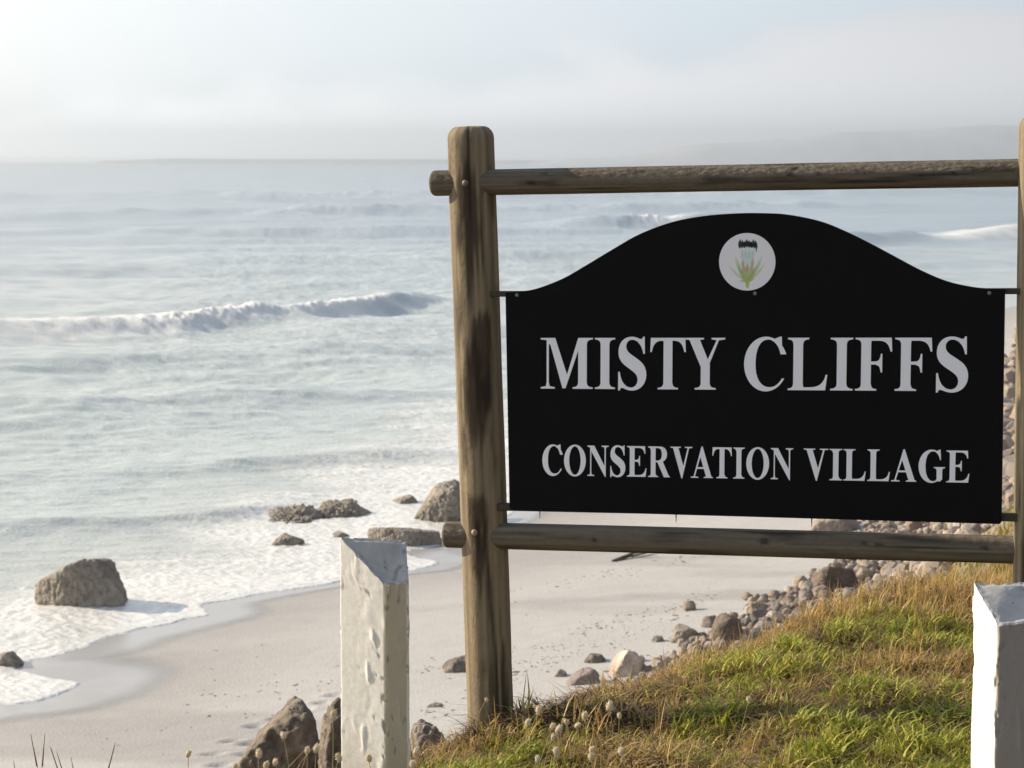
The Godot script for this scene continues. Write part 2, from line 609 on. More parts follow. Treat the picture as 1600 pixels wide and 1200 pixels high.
func ridge(called: String, line: Array, depth: float, c: Color, sd: int, rough := 0.3) -> void:
	# line: [x, z, height] along the foot; a ridge with a sloping face and back
	var nv := 15
	var pos := PackedVector3Array()
	var col := PackedColorArray()
	var cols := 0
	for k in line.size() - 1:
		var n := 24
		for q in n + (1 if k == line.size() - 2 else 0):
			cols += 1
	pos.resize(cols * nv)
	col.resize(cols * nv)
	var i := 0
	for k in line.size() - 1:
		var n := 24 + (1 if k == line.size() - 2 else 0)
		for q in n:
			var t := q / 24.0
			var x: float = lerpf(line[k][0], line[k + 1][0], t)
			var z: float = lerpf(line[k][1], line[k + 1][1], t)
			var hh: float = lerpf(line[k][2], line[k + 1][2], sstep(0.0, 1.0, t))
			for j in nv:
				var v := float(j) / (nv - 1)
				var prof := sin(v * PI)
				var nn := noise_b.get_noise_2d(x * 1.5 + sd, (z - v * depth) * 1.5)
				pos[j * cols + i] = Vector3(x, SEA - 1.0 + (hh + 1.0) * prof * (1.0 + rough * nn), z - v * depth)
				col[j * cols + i] = c * (1.0 + 0.12 * nn)
			i += 1
	tag(obj(called, grid_mesh(pos, col, cols, nv), vmat(0.95, 0.2)), "", "", "", "structure")

func _far_land() -> void:  # distant haze is put into both ridges' pale colours
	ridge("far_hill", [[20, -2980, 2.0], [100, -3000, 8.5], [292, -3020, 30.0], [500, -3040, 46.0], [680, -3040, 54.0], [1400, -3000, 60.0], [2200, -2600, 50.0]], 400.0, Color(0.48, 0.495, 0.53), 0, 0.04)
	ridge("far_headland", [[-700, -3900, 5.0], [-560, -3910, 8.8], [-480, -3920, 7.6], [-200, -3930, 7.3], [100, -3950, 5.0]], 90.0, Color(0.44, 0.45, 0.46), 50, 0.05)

# ------------------------------------------------------------------ the sign
func pole(a: Vector3, b: Vector3, r: float, look_of: Callable, nr := 40, nl := 120, cap := 0.02, sd := 0.0) -> ArrayMesh:
	# a round pole from a to b with eased ends; look_of(t metres, angle, rough noise) gives its colour
	var axis := (b - a)
	var length := axis.length()
	axis /= length
	var side := axis.cross(Vector3(0.2, 0.3, 1)).normalized()
	var front := side.cross(axis).normalized()
	var pos := PackedVector3Array()
	var col := PackedColorArray()
	var rows := []
	rows.append([0.0, 0.001])
	for k in 5: rows.append([cap * (1.0 - cos((k + 1) * 0.1 * PI)), 1.0 - cap / r * (1.0 - sin((k + 1) * 0.1 * PI))])
	for k in range(1, nl): rows.append([lerpf(cap, length - cap, float(k) / nl), 1.0])
	for k in 5: rows.append([length - cap * (1.0 - cos((5 - k) * 0.1 * PI)), 1.0 - cap / r * (1.0 - sin((5 - k) * 0.1 * PI))])
	rows.append([length, 0.001])
	for q in rows:
		for i in nr:
			var th := TAU * i / nr
			var cx := cos(th)
			var cy := sin(th)
			var wob := 1.0 + 0.022 * noise_c.get_noise_3d(cx * 0.5 + sd, cy * 0.5, q[0] * 1.1) + 0.012 * noise_c.get_noise_3d(cx * 2.5, cy * 2.5 + sd, q[0] * 2.0)
			var crack := noise_r.get_noise_3d(cx * 1.6 + sd, cy * 1.6, q[0] * 0.35)
			if crack > 0.72: wob -= 0.035 * sstep(0.72, 0.95, crack)
			pos.append(a + axis * q[0] + (side * cx + front * cy) * r * q[1] * wob)
			col.append(look_of.call(q[0], cx, cy, crack))
	return grid_mesh(pos, col, nr, rows.size(), true)

func wood(cx: float, cy: float, t: float, sd: float, base: Color, pale: Color, dark: Color, crack: float) -> Color:
	var streak := noise_c.get_noise_3d(cx * 3.5 + sd, cy * 3.5, t * 0.7)
	var fine := noise_c.get_noise_3d(cx * 11.0 + sd, cy * 11.0, t * 2.4)
	var blotch := noise_c.get_noise_3d(cx * 0.9, cy * 0.9 + sd, t * 2.6)
	var c := mixc(base, pale, 0.45 + 0.9 * streak)
	c = mixc(c, dark, 0.75 * sstep(0.12, 0.5, blotch) + 0.25 * sstep(0.1, 0.5, fine))
	if crack > 0.72: c = mixc(c, Color(0.03, 0.025, 0.02), sstep(0.72, 0.9, crack))
	return c * (1.0 + 0.2 * fine)

func post_look(t: float, cx: float, cy: float, crack: float, sd: float, stains: Array) -> Color:
	var c := wood(cx, cy, t, sd, Color(0.135, 0.108, 0.073), Color(0.300, 0.240, 0.155), Color(0.060, 0.044, 0.030), crack)
	for s in stains:   # height, angle, half height, half angle, run-down
		var da := wrapf(atan2(cy, cx) - s[1], -PI, PI)
		var dt: float = t - s[0]
		var up: float = s[2] if dt > 0.0 else s[4]
		var n := noise_c.get_noise_3d(cx * 5.0 + sd, cy * 5.0, t * 2.4) + 0.5 * noise_c.get_noise_3d(cx * 12.0 + sd, cy * 12.0, t * 7.0)
		var e := pow(da / s[3], 2.0) + pow(dt / up, 2.0)
		c = mixc(c, Color(0.026, 0.016, 0.011), 0.80 * (1.0 - sstep(0.30, 1.15, e + 0.95 * n)))
	return c

func dome(r: float, h: float) -> ArrayMesh:
	var pos := PackedVector3Array()
	for j in 6:
		var v := j / 5.0
		for i in 14:
			var th := TAU * i / 14
			var rr := maxf(r * sin((1.0 - v) * PI * 0.5 + 0.0), 0.0004)
			pos.append(Vector3(cos(th) * rr, sin(th) * rr, h * (1.0 - cos(v * PI * 0.5)) if false else h * sin(v * PI * 0.5)))
	return grid_mesh(pos, PackedColorArray(), 14, 6, true)

func box(sx: float, sy: float, sz: float) -> ArrayMesh:
	# a box with small chamfered edges
	var st := SurfaceTool.new()
	st.begin(Mesh.PRIMITIVE_TRIANGLES)
	st.set_smooth_group(-1)
	var b := minf(minf(sx, sy), sz) * 0.12
	var h := Vector3(sx, sy, sz) * 0.5
	var axes := [[0, 1, 2], [1, 2, 0], [2, 0, 1]]
	for a in axes:
		for s in [-1.0, 1.0]:
			var q := []
			for k in [[-1, -1], [1, -1], [1, 1], [-1, 1]]:
				var p := Vector3.ZERO
				p[a[0]] = s * h[a[0]]
				p[a[1]] = k[0] * (h[a[1]] - b)
				p[a[2]] = k[1] * (h[a[2]] - b)
				q.append(p)
			quad(st, q, s > 0)
	for a in axes:
		for s in [-1.0, 1.0]:
			for u in [-1.0, 1.0]:
				var q := []
				for k in [[1, -1], [1, 1], [0, 1], [0, -1]]:
					var p := Vector3.ZERO
					p[a[0]] = s * (h[a[0]] - (0.0 if k[0] == 1 else b))
					p[a[1]] = u * (h[a[1]] - (b if k[0] == 1 else 0.0))
					p[a[2]] = k[1] * (h[a[2]] - b)
					q.append(p)
				quad(st, q, s * u > 0)
	st.generate_normals()
	return st.commit()

func quad(st: SurfaceTool, q: Array, flip: bool) -> void:
	var o := [0, 2, 1, 0, 3, 2] if flip else [0, 1, 2, 0, 2, 3]
	for k in o: st.add_vertex(q[k])

func plate(polys: Array, w0: float, w1: float, rim := true) -> ArrayMesh:
	# flat pieces (2D outlines) between the depths w0 and w1
	var st := SurfaceTool.new()
	st.begin(Mesh.PRIMITIVE_TRIANGLES)
	st.set_smooth_group(-1)
	for p in polys:
		var tri := Geometry2D.triangulate_polygon(p)
		for k in range(0, tri.size(), 3):
			var a: Vector2 = p[tri[k]]
			var b: Vector2 = p[tri[k + 1]]
			var c: Vector2 = p[tri[k + 2]]
			if (b - a).cross(c - a) > 0.0:
				var sw := b
				b = c
				c = sw
			for q in [a, b, c]: st.add_vertex(Vector3(q.x, q.y, w1))
			if rim:
				for q in [a, c, b]: st.add_vertex(Vector3(q.x, q.y, w0))
		if rim:
			var ccw := not Geometry2D.is_polygon_clockwise(p)
			for k in p.size():
				var a: Vector2 = p[k]
				var b: Vector2 = p[(k + 1) % p.size()]
				quad(st, [Vector3(a.x, a.y, w0), Vector3(b.x, b.y, w0), Vector3(b.x, b.y, w1), Vector3(a.x, a.y, w1)], ccw)
	st.generate_normals()
	return st.commit()

func curve(pts: Array, n := 8) -> PackedVector2Array:
	# [x, y] corners; [x1, y1, x2, y2, x, y] cubic curves to x, y
	var out := PackedVector2Array()
	for p in pts:
		if p.size() == 2:
			out.append(Vector2(p[0], p[1]))
		else:
			var a := out[out.size() - 1]
			for k in range(1, n + 1):
				out.append(a.bezier_interpolate(Vector2(p[0], p[1]), Vector2(p[2], p[3]), Vector2(p[4], p[5]), float(k) / n))
	return out

func oval(cx: float, cy: float, rx: float, ry: float, n := 40) -> PackedVector2Array:
	var out := PackedVector2Array()
	for k in n: out.append(Vector2(cx + rx * cos(TAU * k / n), cy + ry * sin(TAU * k / n)))
	return out

func stem(x0: float, x1: float, l0: float, r0: float, l1: float, r1: float, top := true, foot := true) -> PackedVector2Array:
	# an upright stroke with bracketed serifs reaching from l0 to r0 at the foot and l1 to r1 at the head
	var p := []
	if foot:
		p.append_array([[r0, 0], [r0, 20], [(r0 + x1) * 0.5 - 8, 24, x1, 34, x1, 90]])
	else:
		p.append([x1, 0])
	if top:
		p.append_array([[x1, 586], [x1, 642, (r1 + x1) * 0.5 - 8, 652, r1, 656], [r1, 676], [l1, 676], [l1, 656], [(l1 + x0) * 0.5 + 8, 652, x0, 642, x0, 586]])
	else:
		p.append_array([[x1, 676], [x0, 676]])
	if foot:
		p.append_array([[x0, 90], [x0, 34, (l0 + x0) * 0.5 + 8, 24, l0, 20], [l0, 0]])
	else:
		p.append([x0, 0])
	return curve(p)

func glyph(ch: String) -> Array:
	# [advance, solid outlines, holes] on a 676-unit cap height
	var P := func(a: Array) -> PackedVector2Array: return curve(a)
	match ch:
		"I": return [389, [stem(119, 270, 20, 369, 20, 369)], []]
		"L": return [667, [stem(105, 256, 19, 300, 19, 350), P.call([[100, 0], [608, 0], [640, 200], [614, 200], [585, 90, 510, 38, 370, 38], [250, 38], [100, 38]])], []]
		"F": return [611, [stem(107, 258, 16, 345, 16, 300), P.call([[110, 676], [572, 676], [582, 500], [557, 500], [530, 600, 480, 638, 370, 638], [110, 638]]),
			P.call([[250, 372], [310, 372], [375, 372, 398, 392, 408, 470], [432, 470], [432, 234], [408, 234], [398, 312, 375, 334, 310, 334], [250, 334]])], []]
		"E": return [667, [stem(107, 258, 16, 300, 16, 300), P.call([[110, 676], [592, 676], [602, 512], [577, 512], [550, 605, 490, 638, 380, 638], [110, 638]]),
			P.call([[250, 372], [310, 372], [375, 372, 398, 392, 408, 462], [432, 462], [432, 242], [408, 242], [398, 312, 375, 334, 310, 334], [250, 334]]),
			P.call([[110, 0], [612, 0], [641, 190], [615, 190], [585, 85, 510, 38, 390, 38], [110, 38]])], []]
		"T": return [667, [stem(258, 409, 160, 507, 258, 409), P.call([[40, 676], [627, 676], [637, 490], [611, 490], [588, 590, 540, 638, 440, 638], [227, 638], [127, 638, 79, 590, 56, 490], [30, 490]])], []]
		"Y": return [722, [stem(297, 448, 195, 550, 297, 448, false).duplicate(), P.call([[95, 660], [272, 660], [418, 385], [448, 330], [297, 250], [297, 295]]), P.call([[568, 660], [606, 660], [448, 350], [395, 300], [405, 380]]),
			P.call([[15, 676], [345, 676], [345, 656], [262, 648], [110, 648], [15, 656]]), P.call([[475, 676], [704, 676], [704, 656], [615, 645], [560, 645], [475, 656]])], ["ytop"]]
		"V": return [722, [P.call([[90, 660], [260, 660], [420, 250], [392, -18], [366, -18]]), P.call([[560, 660], [604, 660], [392, -18], [370, 60], [420, 250]]),
			P.call([[16, 676], [335, 676], [335, 656], [256, 646], [102, 646], [16, 656]]), P.call([[468, 676], [701, 676], [701, 656], [612, 645], [552, 645], [468, 656]])], []]
		"A": return [722, [P.call([[340, 690], [374, 690], [662, 14], [496, 14], [306, 460], [300, 590]]), P.call([[340, 690], [376, 600], [310, 470], [132, 14], [92, 14]]),
			P.call([[190, 236], [440, 236], [455, 198], [175, 198]]), P.call([[9, 0], [246, 0], [246, 20], [140, 34], [98, 34], [9, 20]]), P.call([[418, 0], [701, 0], [701, 20], [650, 34], [498, 34], [418, 20]])], []]
		"M": return [944, [P.call([[150, 676], [268, 676], [492, 150], [430, 6], [398, 6]]), P.call([[118, 640], [156, 640], [156, 60], [118, 60]]), P.call([[450, 6], [405, 6], [470, 170], [672, 676], [720, 676], [720, 620]]),
			stem(672, 822, 575, 925, 672, 925), P.call([[14, 676], [270, 676], [230, 560], [150, 600], [118, 648], [14, 656]]), P.call([[14, 0], [262, 0], [262, 20], [170, 34], [156, 90], [118, 90], [104, 34], [14, 20]])], []]
		"N": return [722, [P.call([[105, 676], [236, 676], [610, 170], [610, -18], [590, -18], [105, 600]]), P.call([[108, 640], [142, 640], [142, 60], [108, 60]]), P.call([[572, 640], [610, 640], [610, 0], [572, 60]]),
			P.call([[16, 676], [236, 676], [190, 590], [108, 630], [16, 656]]), P.call([[16, 0], [240, 0], [240, 20], [155, 34], [142, 90], [108, 90], [95, 34], [16, 20]]), P.call([[474, 676], [701, 676], [701, 656], [624, 642], [610, 586], [572, 586], [558, 642], [474, 656]])], []]
		"O": return [778, [oval(389, 336, 354, 355)], [oval(389, 336, 186, 318)]]
		"C": return [722, [oval(392, 336, 345, 355), P.call([[612, 691], [640, 691], [650, 462], [625, 462], [600, 560, 550, 620, 470, 648], [560, 672]])], [P.call([[640, 462], [600, 570, 530, 652, 430, 654], [290, 654, 228, 520, 228, 340], [228, 150, 310, 36, 450, 36], [540, 36, 600, 80, 648, 150], [780, 150], [780, 462]])]]
		"G": return [778, [oval(392, 336, 355, 355), P.call([[532, 30], [532, 240], [532, 285, 505, 298, 450, 300], [450, 320], [758, 320], [758, 300], [705, 298, 684, 285, 684, 240], [684, 55], [610, 10]]), P.call([[600, 691], [628, 691], [645, 470], [620, 470], [590, 570, 540, 625, 470, 650], [560, 672]])],
			[P.call([[640, 470], [600, 575, 530, 654, 430, 654], [290, 654, 224, 520, 224, 340], [224, 140, 310, 18, 430, 18], [480, 18, 532, 30, 532, 70], [532, 312], [800, 312], [800, 470]]), P.call([[684, 60], [684, 320], [900, 320], [900, 800], [640, 800], [640, 470], [900, 400], [900, -60], [700, -60]])]]
		"S": return [556, [P.call([[489, 691], [462, 691], [452, 670, 445, 660, 430, 660], [395, 660, 350, 691, 265, 691], [125, 691, 40, 605, 40, 490], [40, 375, 120, 330, 225, 272], [310, 225, 372, 195, 372, 125], [372, 65, 325, 20, 255, 20],
			[160, 20, 85, 90, 62, 228], [36, 228], [36, -19], [64, -19], [70, 5, 80, 16, 98, 16], [135, 16, 185, -19, 275, -19], [420, -19, 520, 70, 520, 190], [520, 310, 435, 362, 335, 415], [235, 468, 172, 495, 172, 562],
			[172, 615, 215, 653, 275, 653], [365, 653, 440, 590, 468, 466], [494, 466]])], []]
		"R": return [722, [stem(112, 262, 26, 350, 26, 300), P.call([[112, 676], [385, 676], [540, 676, 625, 610, 625, 502], [625, 400, 545, 340, 400, 328], [255, 328], [255, 640], [112, 640]]), P.call([[330, 345], [490, 345], [672, 50], [690, 28, 700, 22, 717, 20], [717, 0], [530, 0], [318, 335]])], [P.call([[262, 640], [330, 640], [420, 640, 462, 600, 462, 502], [462, 410, 420, 364, 320, 364], [262, 364]])]]
	return [250, [], []]

func letter_polys(ch: String) -> Array:
	var g := glyph(ch)
	var out := []
	var holes: Array = g[2]
	# halves on either side of an upright cut, so that no piece has a hole in it
	var cut := 389.0 if ch in ["O", "G", "C"] else 350.0
	if holes.size() == 0 or ch == "Y": cut = -1000.0
	var solids: Array = g[1].duplicate()
	if ch == "Y":
		solids[0] = curve([[550, 0], [550, 20], [490, 24, 448, 34, 448, 90], [448, 340], [297, 300], [297, 90], [297, 34, 255, 24, 195, 20], [195, 0]])
		holes = []
	for half in [[-3000.0, cut], [cut, 3000.0]]:
		if half[1] - half[0] < 2500.0 and cut == -1000.0: continue
		var win := PackedVector2Array([Vector2(half[0], -300), Vector2(half[1], -300), Vector2(half[1], 1100), Vector2(half[0], 1100)])
		var pieces := []
		for s in solids: pieces.append_array(Geometry2D.intersect_polygons(s, win))
		if ch in ["G", "C"]:
			var main := []
			for k in pieces.size(): main.append(pieces[k])
			pieces = main
		for h in holes:
			if ch in ["C", "G"] : continue
			var hp := Geometry2D.intersect_polygons(h, win)
			for q in hp:
				var next := []
				for p in pieces: next.append_array(Geometry2D.clip_polygons(p, q))
				pieces = next
		if ch in ["C", "G"]:
			# only the round body is cut open; beak and stem stay
			var body: Array = Geometry2D.intersect_polygons(solids[0], win)
			for h in holes:
				for q in Geometry2D.intersect_polygons(h, win):
					var next := []
					for p in body: next.append_array(Geometry2D.clip_polygons(p, q))
					body = next
			pieces = body
			for k in range(1, solids.size()): pieces.append_array(Geometry2D.intersect_polygons(solids[k], win))
		# join what overlaps
		var done := []
		while pieces.size():
			var p: PackedVector2Array = pieces.pop_back()
			var again := true
			while again:
				again = false
				for k in pieces.size():
					var mg := Geometry2D.merge_polygons(p, pieces[k])
					var outer := []
					for m in mg:
						if not Geometry2D.is_polygon_clockwise(m): outer.append(m)
					if outer.size() == 1 and mg.size() == 1:
						p = outer[0]
						pieces.remove_at(k)
						again = true
						break
					elif outer.size() == 1 and mg.size() > 1:
						# a ring: keep both, the second without the overlap
						var rest := Geometry2D.clip_polygons(pieces[k], p)
						pieces.remove_at(k)
						for r in rest:
							if not Geometry2D.is_polygon_clockwise(r): done.append(r)
						again = true
						break
			done.append(p)
		out.append_array(done)
	return [g[0], out]

func write_word(word: String, u0: float, u1: float, base0: float, base1: float, ua: float, ub: float, cap: float, m: Material, board: Node) -> void:
	# a word from u0 to u1; its foot line runs from base0 (at ua) to base1 (at ub)
	var total := 0.0
	var glyphs := []
	var lo := 1e9
	var hi := -1e9
	for k in word.length():
		var g := letter_polys(word[k])
		var kern := 0.0
		if k > 0 and (word.substr(k - 1, 2) in ["VA", "AT", "TY"]): kern = -70.0
		total += kern
		glyphs.append([total, g[1]])
		for p in g[1]:
			for q in p:
				lo = minf(lo, q.x + total)
				hi = maxf(hi, q.x + total)
		total += g[0]
	var sx := (u1 - u0) / (hi - lo)
	var sy := cap / 676.0
	for g in glyphs:
		var polys := []
		for p in g[1]:
			var q := PackedVector2Array()
			for v in p:
				var u: float = u0 + (v.x + g[0] - lo) * sx
				q.append(Vector2(u, lerpf(base0, base1, (u - ua) / (ub - ua)) + v.y * sy))
			polys.append(q)
		obj("letter", plate(polys, 0.0521, 0.0535), m, board)

func stroke(im: Image, a: Vector2, b: Vector2, bend: float, wide: float, c: Color, strength: float) -> void:
	# a soft painted leaf from a to b
	var mid := (a + b) * 0.5 + (b - a).orthogonal() * bend
	for k in 61:
		var t := k / 60.0
		var p := a.lerp(mid, t).lerp(mid.lerp(b, t), t)
		var w := wide * sin(PI * clampf(0.12 + t * 0.88, 0.0, 1.0)) + 0.6
		for y in range(int(p.y - w - 2), int(p.y + w + 3)):
			for x in range(int(p.x - w - 2), int(p.x + w + 3)):
				if x < 0 or y < 0 or x >= im.get_width() or y >= im.get_height(): continue
				var d := Vector2(x, y).distance_to(p) / w
				if d > 1.2: continue
				var n := 0.75 + 0.5 * noise_c.get_noise_2d(x * 0.11, y * 0.11)
				var al := clampf((1.2 - d) * 1.6, 0.0, 1.0) * strength * n * 0.16
				im.set_pixel(x, y, im.get_pixel(x, y).lerp(c, clampf(al, 0, 1)))

func _emblem(board: Node) -> void:
	var im := Image.create(256, 256, false, Image.FORMAT_RGBA8)
	im.fill(Color(0.90, 0.90, 0.93))
	# pale flower cup
	for k in 7: stroke(im, Vector2(128, 170), Vector2(98 + k * 11.5, 62), 0.02 * (k - 3), 13, Color(0.80, 0.88, 0.87), 0.45)
	for k in 4: stroke(im, Vector2(108 + k * 14, 120), Vector2(103 + k * 18, 66), 0.05, 5, Color(0.70, 0.83, 0.79), 0.3)
	# dark feathery tips
	for k in 8: stroke(im, Vector2(93 + k * 11.0, 62 + absf(k - 3.5) * 1.5), Vector2(97 + k * 9.6, 26 + (k % 3) * 5), 0.08, 6.5, Color(0.07, 0.10, 0.09), 1.0)
	stroke(im, Vector2(171, 84), Vector2(168, 40), 0.12, 3, Color(0.10, 0.25, 0.20), 1.0)
	# outer leaves
	for q in [[128, 215, 40, 132, 0.16, 6], [125, 212, 72, 92, 0.14, 8], [120, 210, 84, 110, 0.1, 6], [134, 212, 210, 124, -0.16, 6], [136, 208, 196, 90, -0.14, 8], [134, 206, 184, 112, -0.1, 6], [124, 218, 92, 214, -0.2, 4], [136, 220, 166, 200, 0.2, 4]]:
		stroke(im, Vector2(q[0], q[1]), Vector2(q[2], q[3]), q[4], q[5], Color(0.62, 0.73, 0.47), 0.75)
	# inner bracts, greenish yellow with rust
	for k in 9: stroke(im, Vector2(128, 222), Vector2(90 + k * 9.5, 118 + absf(k - 4) * 5 + (k % 2) * 14), 0.04 * (4 - k), 8, Color(0.62, 0.71, 0.42) if k % 2 == 0 else Color(0.72, 0.76, 0.52), 0.55)
	for q in [[108, 130], [112, 155], [152, 124], [150, 150], [128, 150]]:
		stroke(im, Vector2(q[0], q[1] + 24), Vector2(q[0] + 2, q[1] - 12), 0.05, 7, Color(0.76, 0.62, 0.52), 0.4)
	stroke(im, Vector2(130, 244), Vector2(129, 190), 0.0, 9, Color(0.70, 0.73, 0.40), 0.9)
	var tex := ImageTexture.create_from_image(im)
	var st := SurfaceTool.new()
	st.begin(Mesh.PRIMITIVE_TRIANGLES)
	var c := Vector2(0.7772, 1.2768)
	var rx := 0.0772
	var ry := 0.0776
	var n := 48
	for k in n:
		var a0 := TAU * k / n
		var a1 := TAU * (k + 1) / n
		for q in [Vector2.ZERO, Vector2(cos(a1), sin(a1)), Vector2(cos(a0), sin(a0))]:
			st.set_normal(Vector3(0, 0, 1))
			st.set_uv(Vector2(0.5 + q.x * 0.5, 0.5 - q.y * 0.5))
			st.add_vertex(Vector3(c.x + q.x * rx, c.y + q.y * ry, 0.0537))
	for k in n:
		var a0 := TAU * k / n
		var a1 := TAU * (k + 1) / n
		var p0 := Vector3(c.x + cos(a0) * rx, c.y + sin(a0) * ry, 0.0537)
		var p1 := Vector3(c.x + cos(a1) * rx, c.y + sin(a1) * ry, 0.0537)
		for q in [p0, p1, p0 - Vector3(0, 0, 0.0016), p1, p1 - Vector3(0, 0, 0.0016), p0 - Vector3(0, 0, 0.0016)]:
			st.set_normal(Vector3(cos(a0), sin(a0), 0))
			st.set_uv(Vector2(0.02, 0.5))
			st.add_vertex(q)
	var m := StandardMaterial3D.new()
	m.albedo_texture = tex
	m.roughness = 0.7
	m.metallic_specular = 0.3
	obj("flower_emblem", st.commit(), m, board)

func _sign() -> void:
	var t := thing("village_sign", "black curved-top village sign board framed by round timber poles on the grassy bank", "sign", Vector3(-0.091, 0, -6.5))
	t.rotation_degrees.y = -17.529
	var wm := vmat(0.85, 0.35)
	relief(wm, 0.03, Vector3(9, 1.6, 9), 4.0, 51, 5, FastNoiseLite.TYPE_SIMPLEX_SMOOTH, 512)
	# posts
	var front := PI * 0.5
	var pl := pole(Vector3(0.046, -0.45, 0), Vector3(-0.0272, 1.645, 0), 0.0665, func(s, cx, cy, cr): return post_look(s, cx, cy, cr, 1.0, [[1.90, front + 0.1, 0.10, 0.62, 0.30], [1.52, front - 0.3, 0.06, 0.5, 0.34], [1.34, front + 0.05, 0.16, 0.75, 0.14], [1.02, front + 0.2, 0.05, 0.5, 0.17], [0.91, front + 0.22, 0.10, 0.36, 0.17], [0.36, front - 0.8, 0.3, 0.3, 0.3]]), 56, 200, 0.034)
	var ol := obj("post", pl, wm, t)
	tag(ol, "weathered round post with dark stains running down from its bolts")
	var pr := pole(Vector3(1.565, -0.45, 0), Vector3(1.5505, 1.668, 0), 0.0665, func(s, cx, cy, cr): return post_look(s, cx, cy, cr, 8.0, [[1.95, front, 0.1, 0.5, 0.3], [0.95, front + 0.4, 0.1, 0.6, 0.2]]), 56, 160, 0.034, 3.0)
	var orr := obj("post", pr, wm, t)
	# rails
	var rail_look := func(s: float, cx: float, cy: float, crack: float, sd: float, knots: Array) -> Color:
		var c := wood(cx, cy, s, sd, Color(0.095, 0.079, 0.060), Color(0.175, 0.148, 0.115), Color(0.044, 0.034, 0.026), crack)
		for k in knots:
			var da := wrapf(atan2(cy, cx) - k[1], -PI, PI) * 0.036
			var e := pow((s - k[0]) / k[2], 2.0) + pow(da / (k[2] * 0.55), 2.0)
			c = mixc(c, Color(0.016, 0.012, 0.009), 0.7 * (1.0 - sstep(0.4, 1.3, e)))
		return c
	var rt := pole(Vector3(-0.135, 1.4845, 0.021), Vector3(1.66, 1.5205, -0.012), 0.0362, func(s, cx, cy, cr): return rail_look.call(s, cx, cy, cr, 20.0, [[0.30, 1.2, 0.014], [0.34, 1.9, 0.010], [1.02, 1.5, 0.012], [1.03, 1.95, 0.014], [1.10, 1.45, 0.010], [1.12, 2.05, 0.011], [1.45, 1.3, 0.010], [1.50, 1.7, 0.008]]), 40, 150, 0.012, 20.0)
	var rm := vmat(0.85, 0.35)
	relief(rm, 0.03, Vector3(1.6, 9, 9), 4.0, 53, 5, FastNoiseLite.TYPE_SIMPLEX_SMOOTH, 512)
	obj("rail", rt, rm, t)
	var rb := pole(Vector3(-0.100, 0.4850, 0.021), Vector3(1.655, 0.5215, -0.012), 0.0375, func(s, cx, cy, cr): return rail_look.call(s, cx, cy, cr, 33.0, [[0.45, 1.35, 0.011], [0.93, 1.55, 0.017], [1.20, 1.62, 0.012], [1.24, 1.55, 0.010], [1.52, 1.5, 0.010]]), 40, 150, 0.012, 40.0)
	obj("rail", rb, rm, t)
	# bolts
	var bm := mat(Color(0.16, 0.12, 0.10), 0.6, 0.5)
	var bd := dome(0.0095, 0.008)
	obj("bolt", bd, bm, ol, Vector3(-0.0200, 1.486, 0.066))
	obj("bolt", bd, mat(Color(0.30, 0.21, 0.17), 0.6, 0.5), ol, Vector3(0.0055, 0.503, 0.0665))
	obj("bolt", bd, bm, orr, Vector3(1.5420, 1.462, 0.066))
	# slats behind the board that tie it to the posts
	var sm := mat(Color(0.06, 0.05, 0.04), 0.8, 0.3)
	for q in [[0.02, 1.1755, 1.54, 1.2098, 0.0155], [0.03, 0.5735, 1.54, 0.6125, 0.021]]:
		var a := Vector2(q[0], q[1])
		var b := Vector2(q[2], q[3])
		var sl := obj("slat", box(a.distance_to(b), q[4], 0.020), sm, t, Vector3((a.x + b.x) * 0.5, (a.y + b.y) * 0.5, 0.030))
		sl.rotation.z = (b - a).angle()
	# the board
	var raw := [Vector2(0.0925, 1.182), Vector2(0.12, 1.1836), Vector2(0.1337, 1.1848), Vector2(0.1858, 1.1953), Vector2(0.2598, 1.2239), Vector2(0.3332, 1.2656), Vector2(0.406, 1.3087), Vector2(0.4782, 1.3488),
		Vector2(0.5677, 1.3819), Vector2(0.6565, 1.3992), Vector2(0.7447, 1.4067), Vector2(0.8146, 1.4079), Vector2(0.8842, 1.4045), Vector2(0.9707, 1.3879), Vector2(1.0396, 1.3619),
		Vector2(1.1081, 1.3294), Vector2(1.1764, 1.2939), Vector2(1.2442, 1.2593), Vector2(1.3116, 1.2323), Vector2(1.3782, 1.2185), Vector2(1.4245, 1.2153), Vector2(1.4612, 1.2149)]
	var outl := PackedVector2Array()
	for k in raw.size() - 1:
		for q in 5:
			outl.append(raw[k].cubic_interpolate(raw[k + 1], raw[maxi(k - 1, 0)], raw[mini(k + 2, raw.size() - 1)], q / 5.0))
	outl.append(raw[raw.size() - 1])
	outl.append_array([Vector2(1.4645, 0.600), Vector2(1.4600, 0.5945), Vector2(0.1090, 0.5702), Vector2(0.1045, 0.5745)])
	var black := mat(Color(0.0075, 0.0072, 0.0080), 0.5, 0.12)
	var board := obj("board", plate([outl], 0.0410, 0.0520), black, t)
	tag(board, "thin black painted board with a swept curved top")
	var lm := mat(Color(0.80, 0.82, 0.89), 0.7, 0.3)
	# words
	write_word("MISTY", 0.1962, 0.7188, 0.9160, 0.9440, 0.199, 1.372, 0.1415, lm, board)
	write_word("CLIFFS", 0.7715, 1.3710, 0.9160, 0.9440, 0.199, 1.372, 0.1415, lm, board)
	write_word("CONSERVATION", 0.2012, 0.9085, 0.6731, 0.7013, 0.2013, 1.3798, 0.0850, lm, board)
	write_word("VILLAGE", 0.9375, 1.3790, 0.6731, 0.7013, 0.2013, 1.3798, 0.0850, lm, board)
	_emblem(board)
	# screws and the nail points under the board
	var scr := mat(Color(0.18, 0.17, 0.17), 0.45, 0.5)
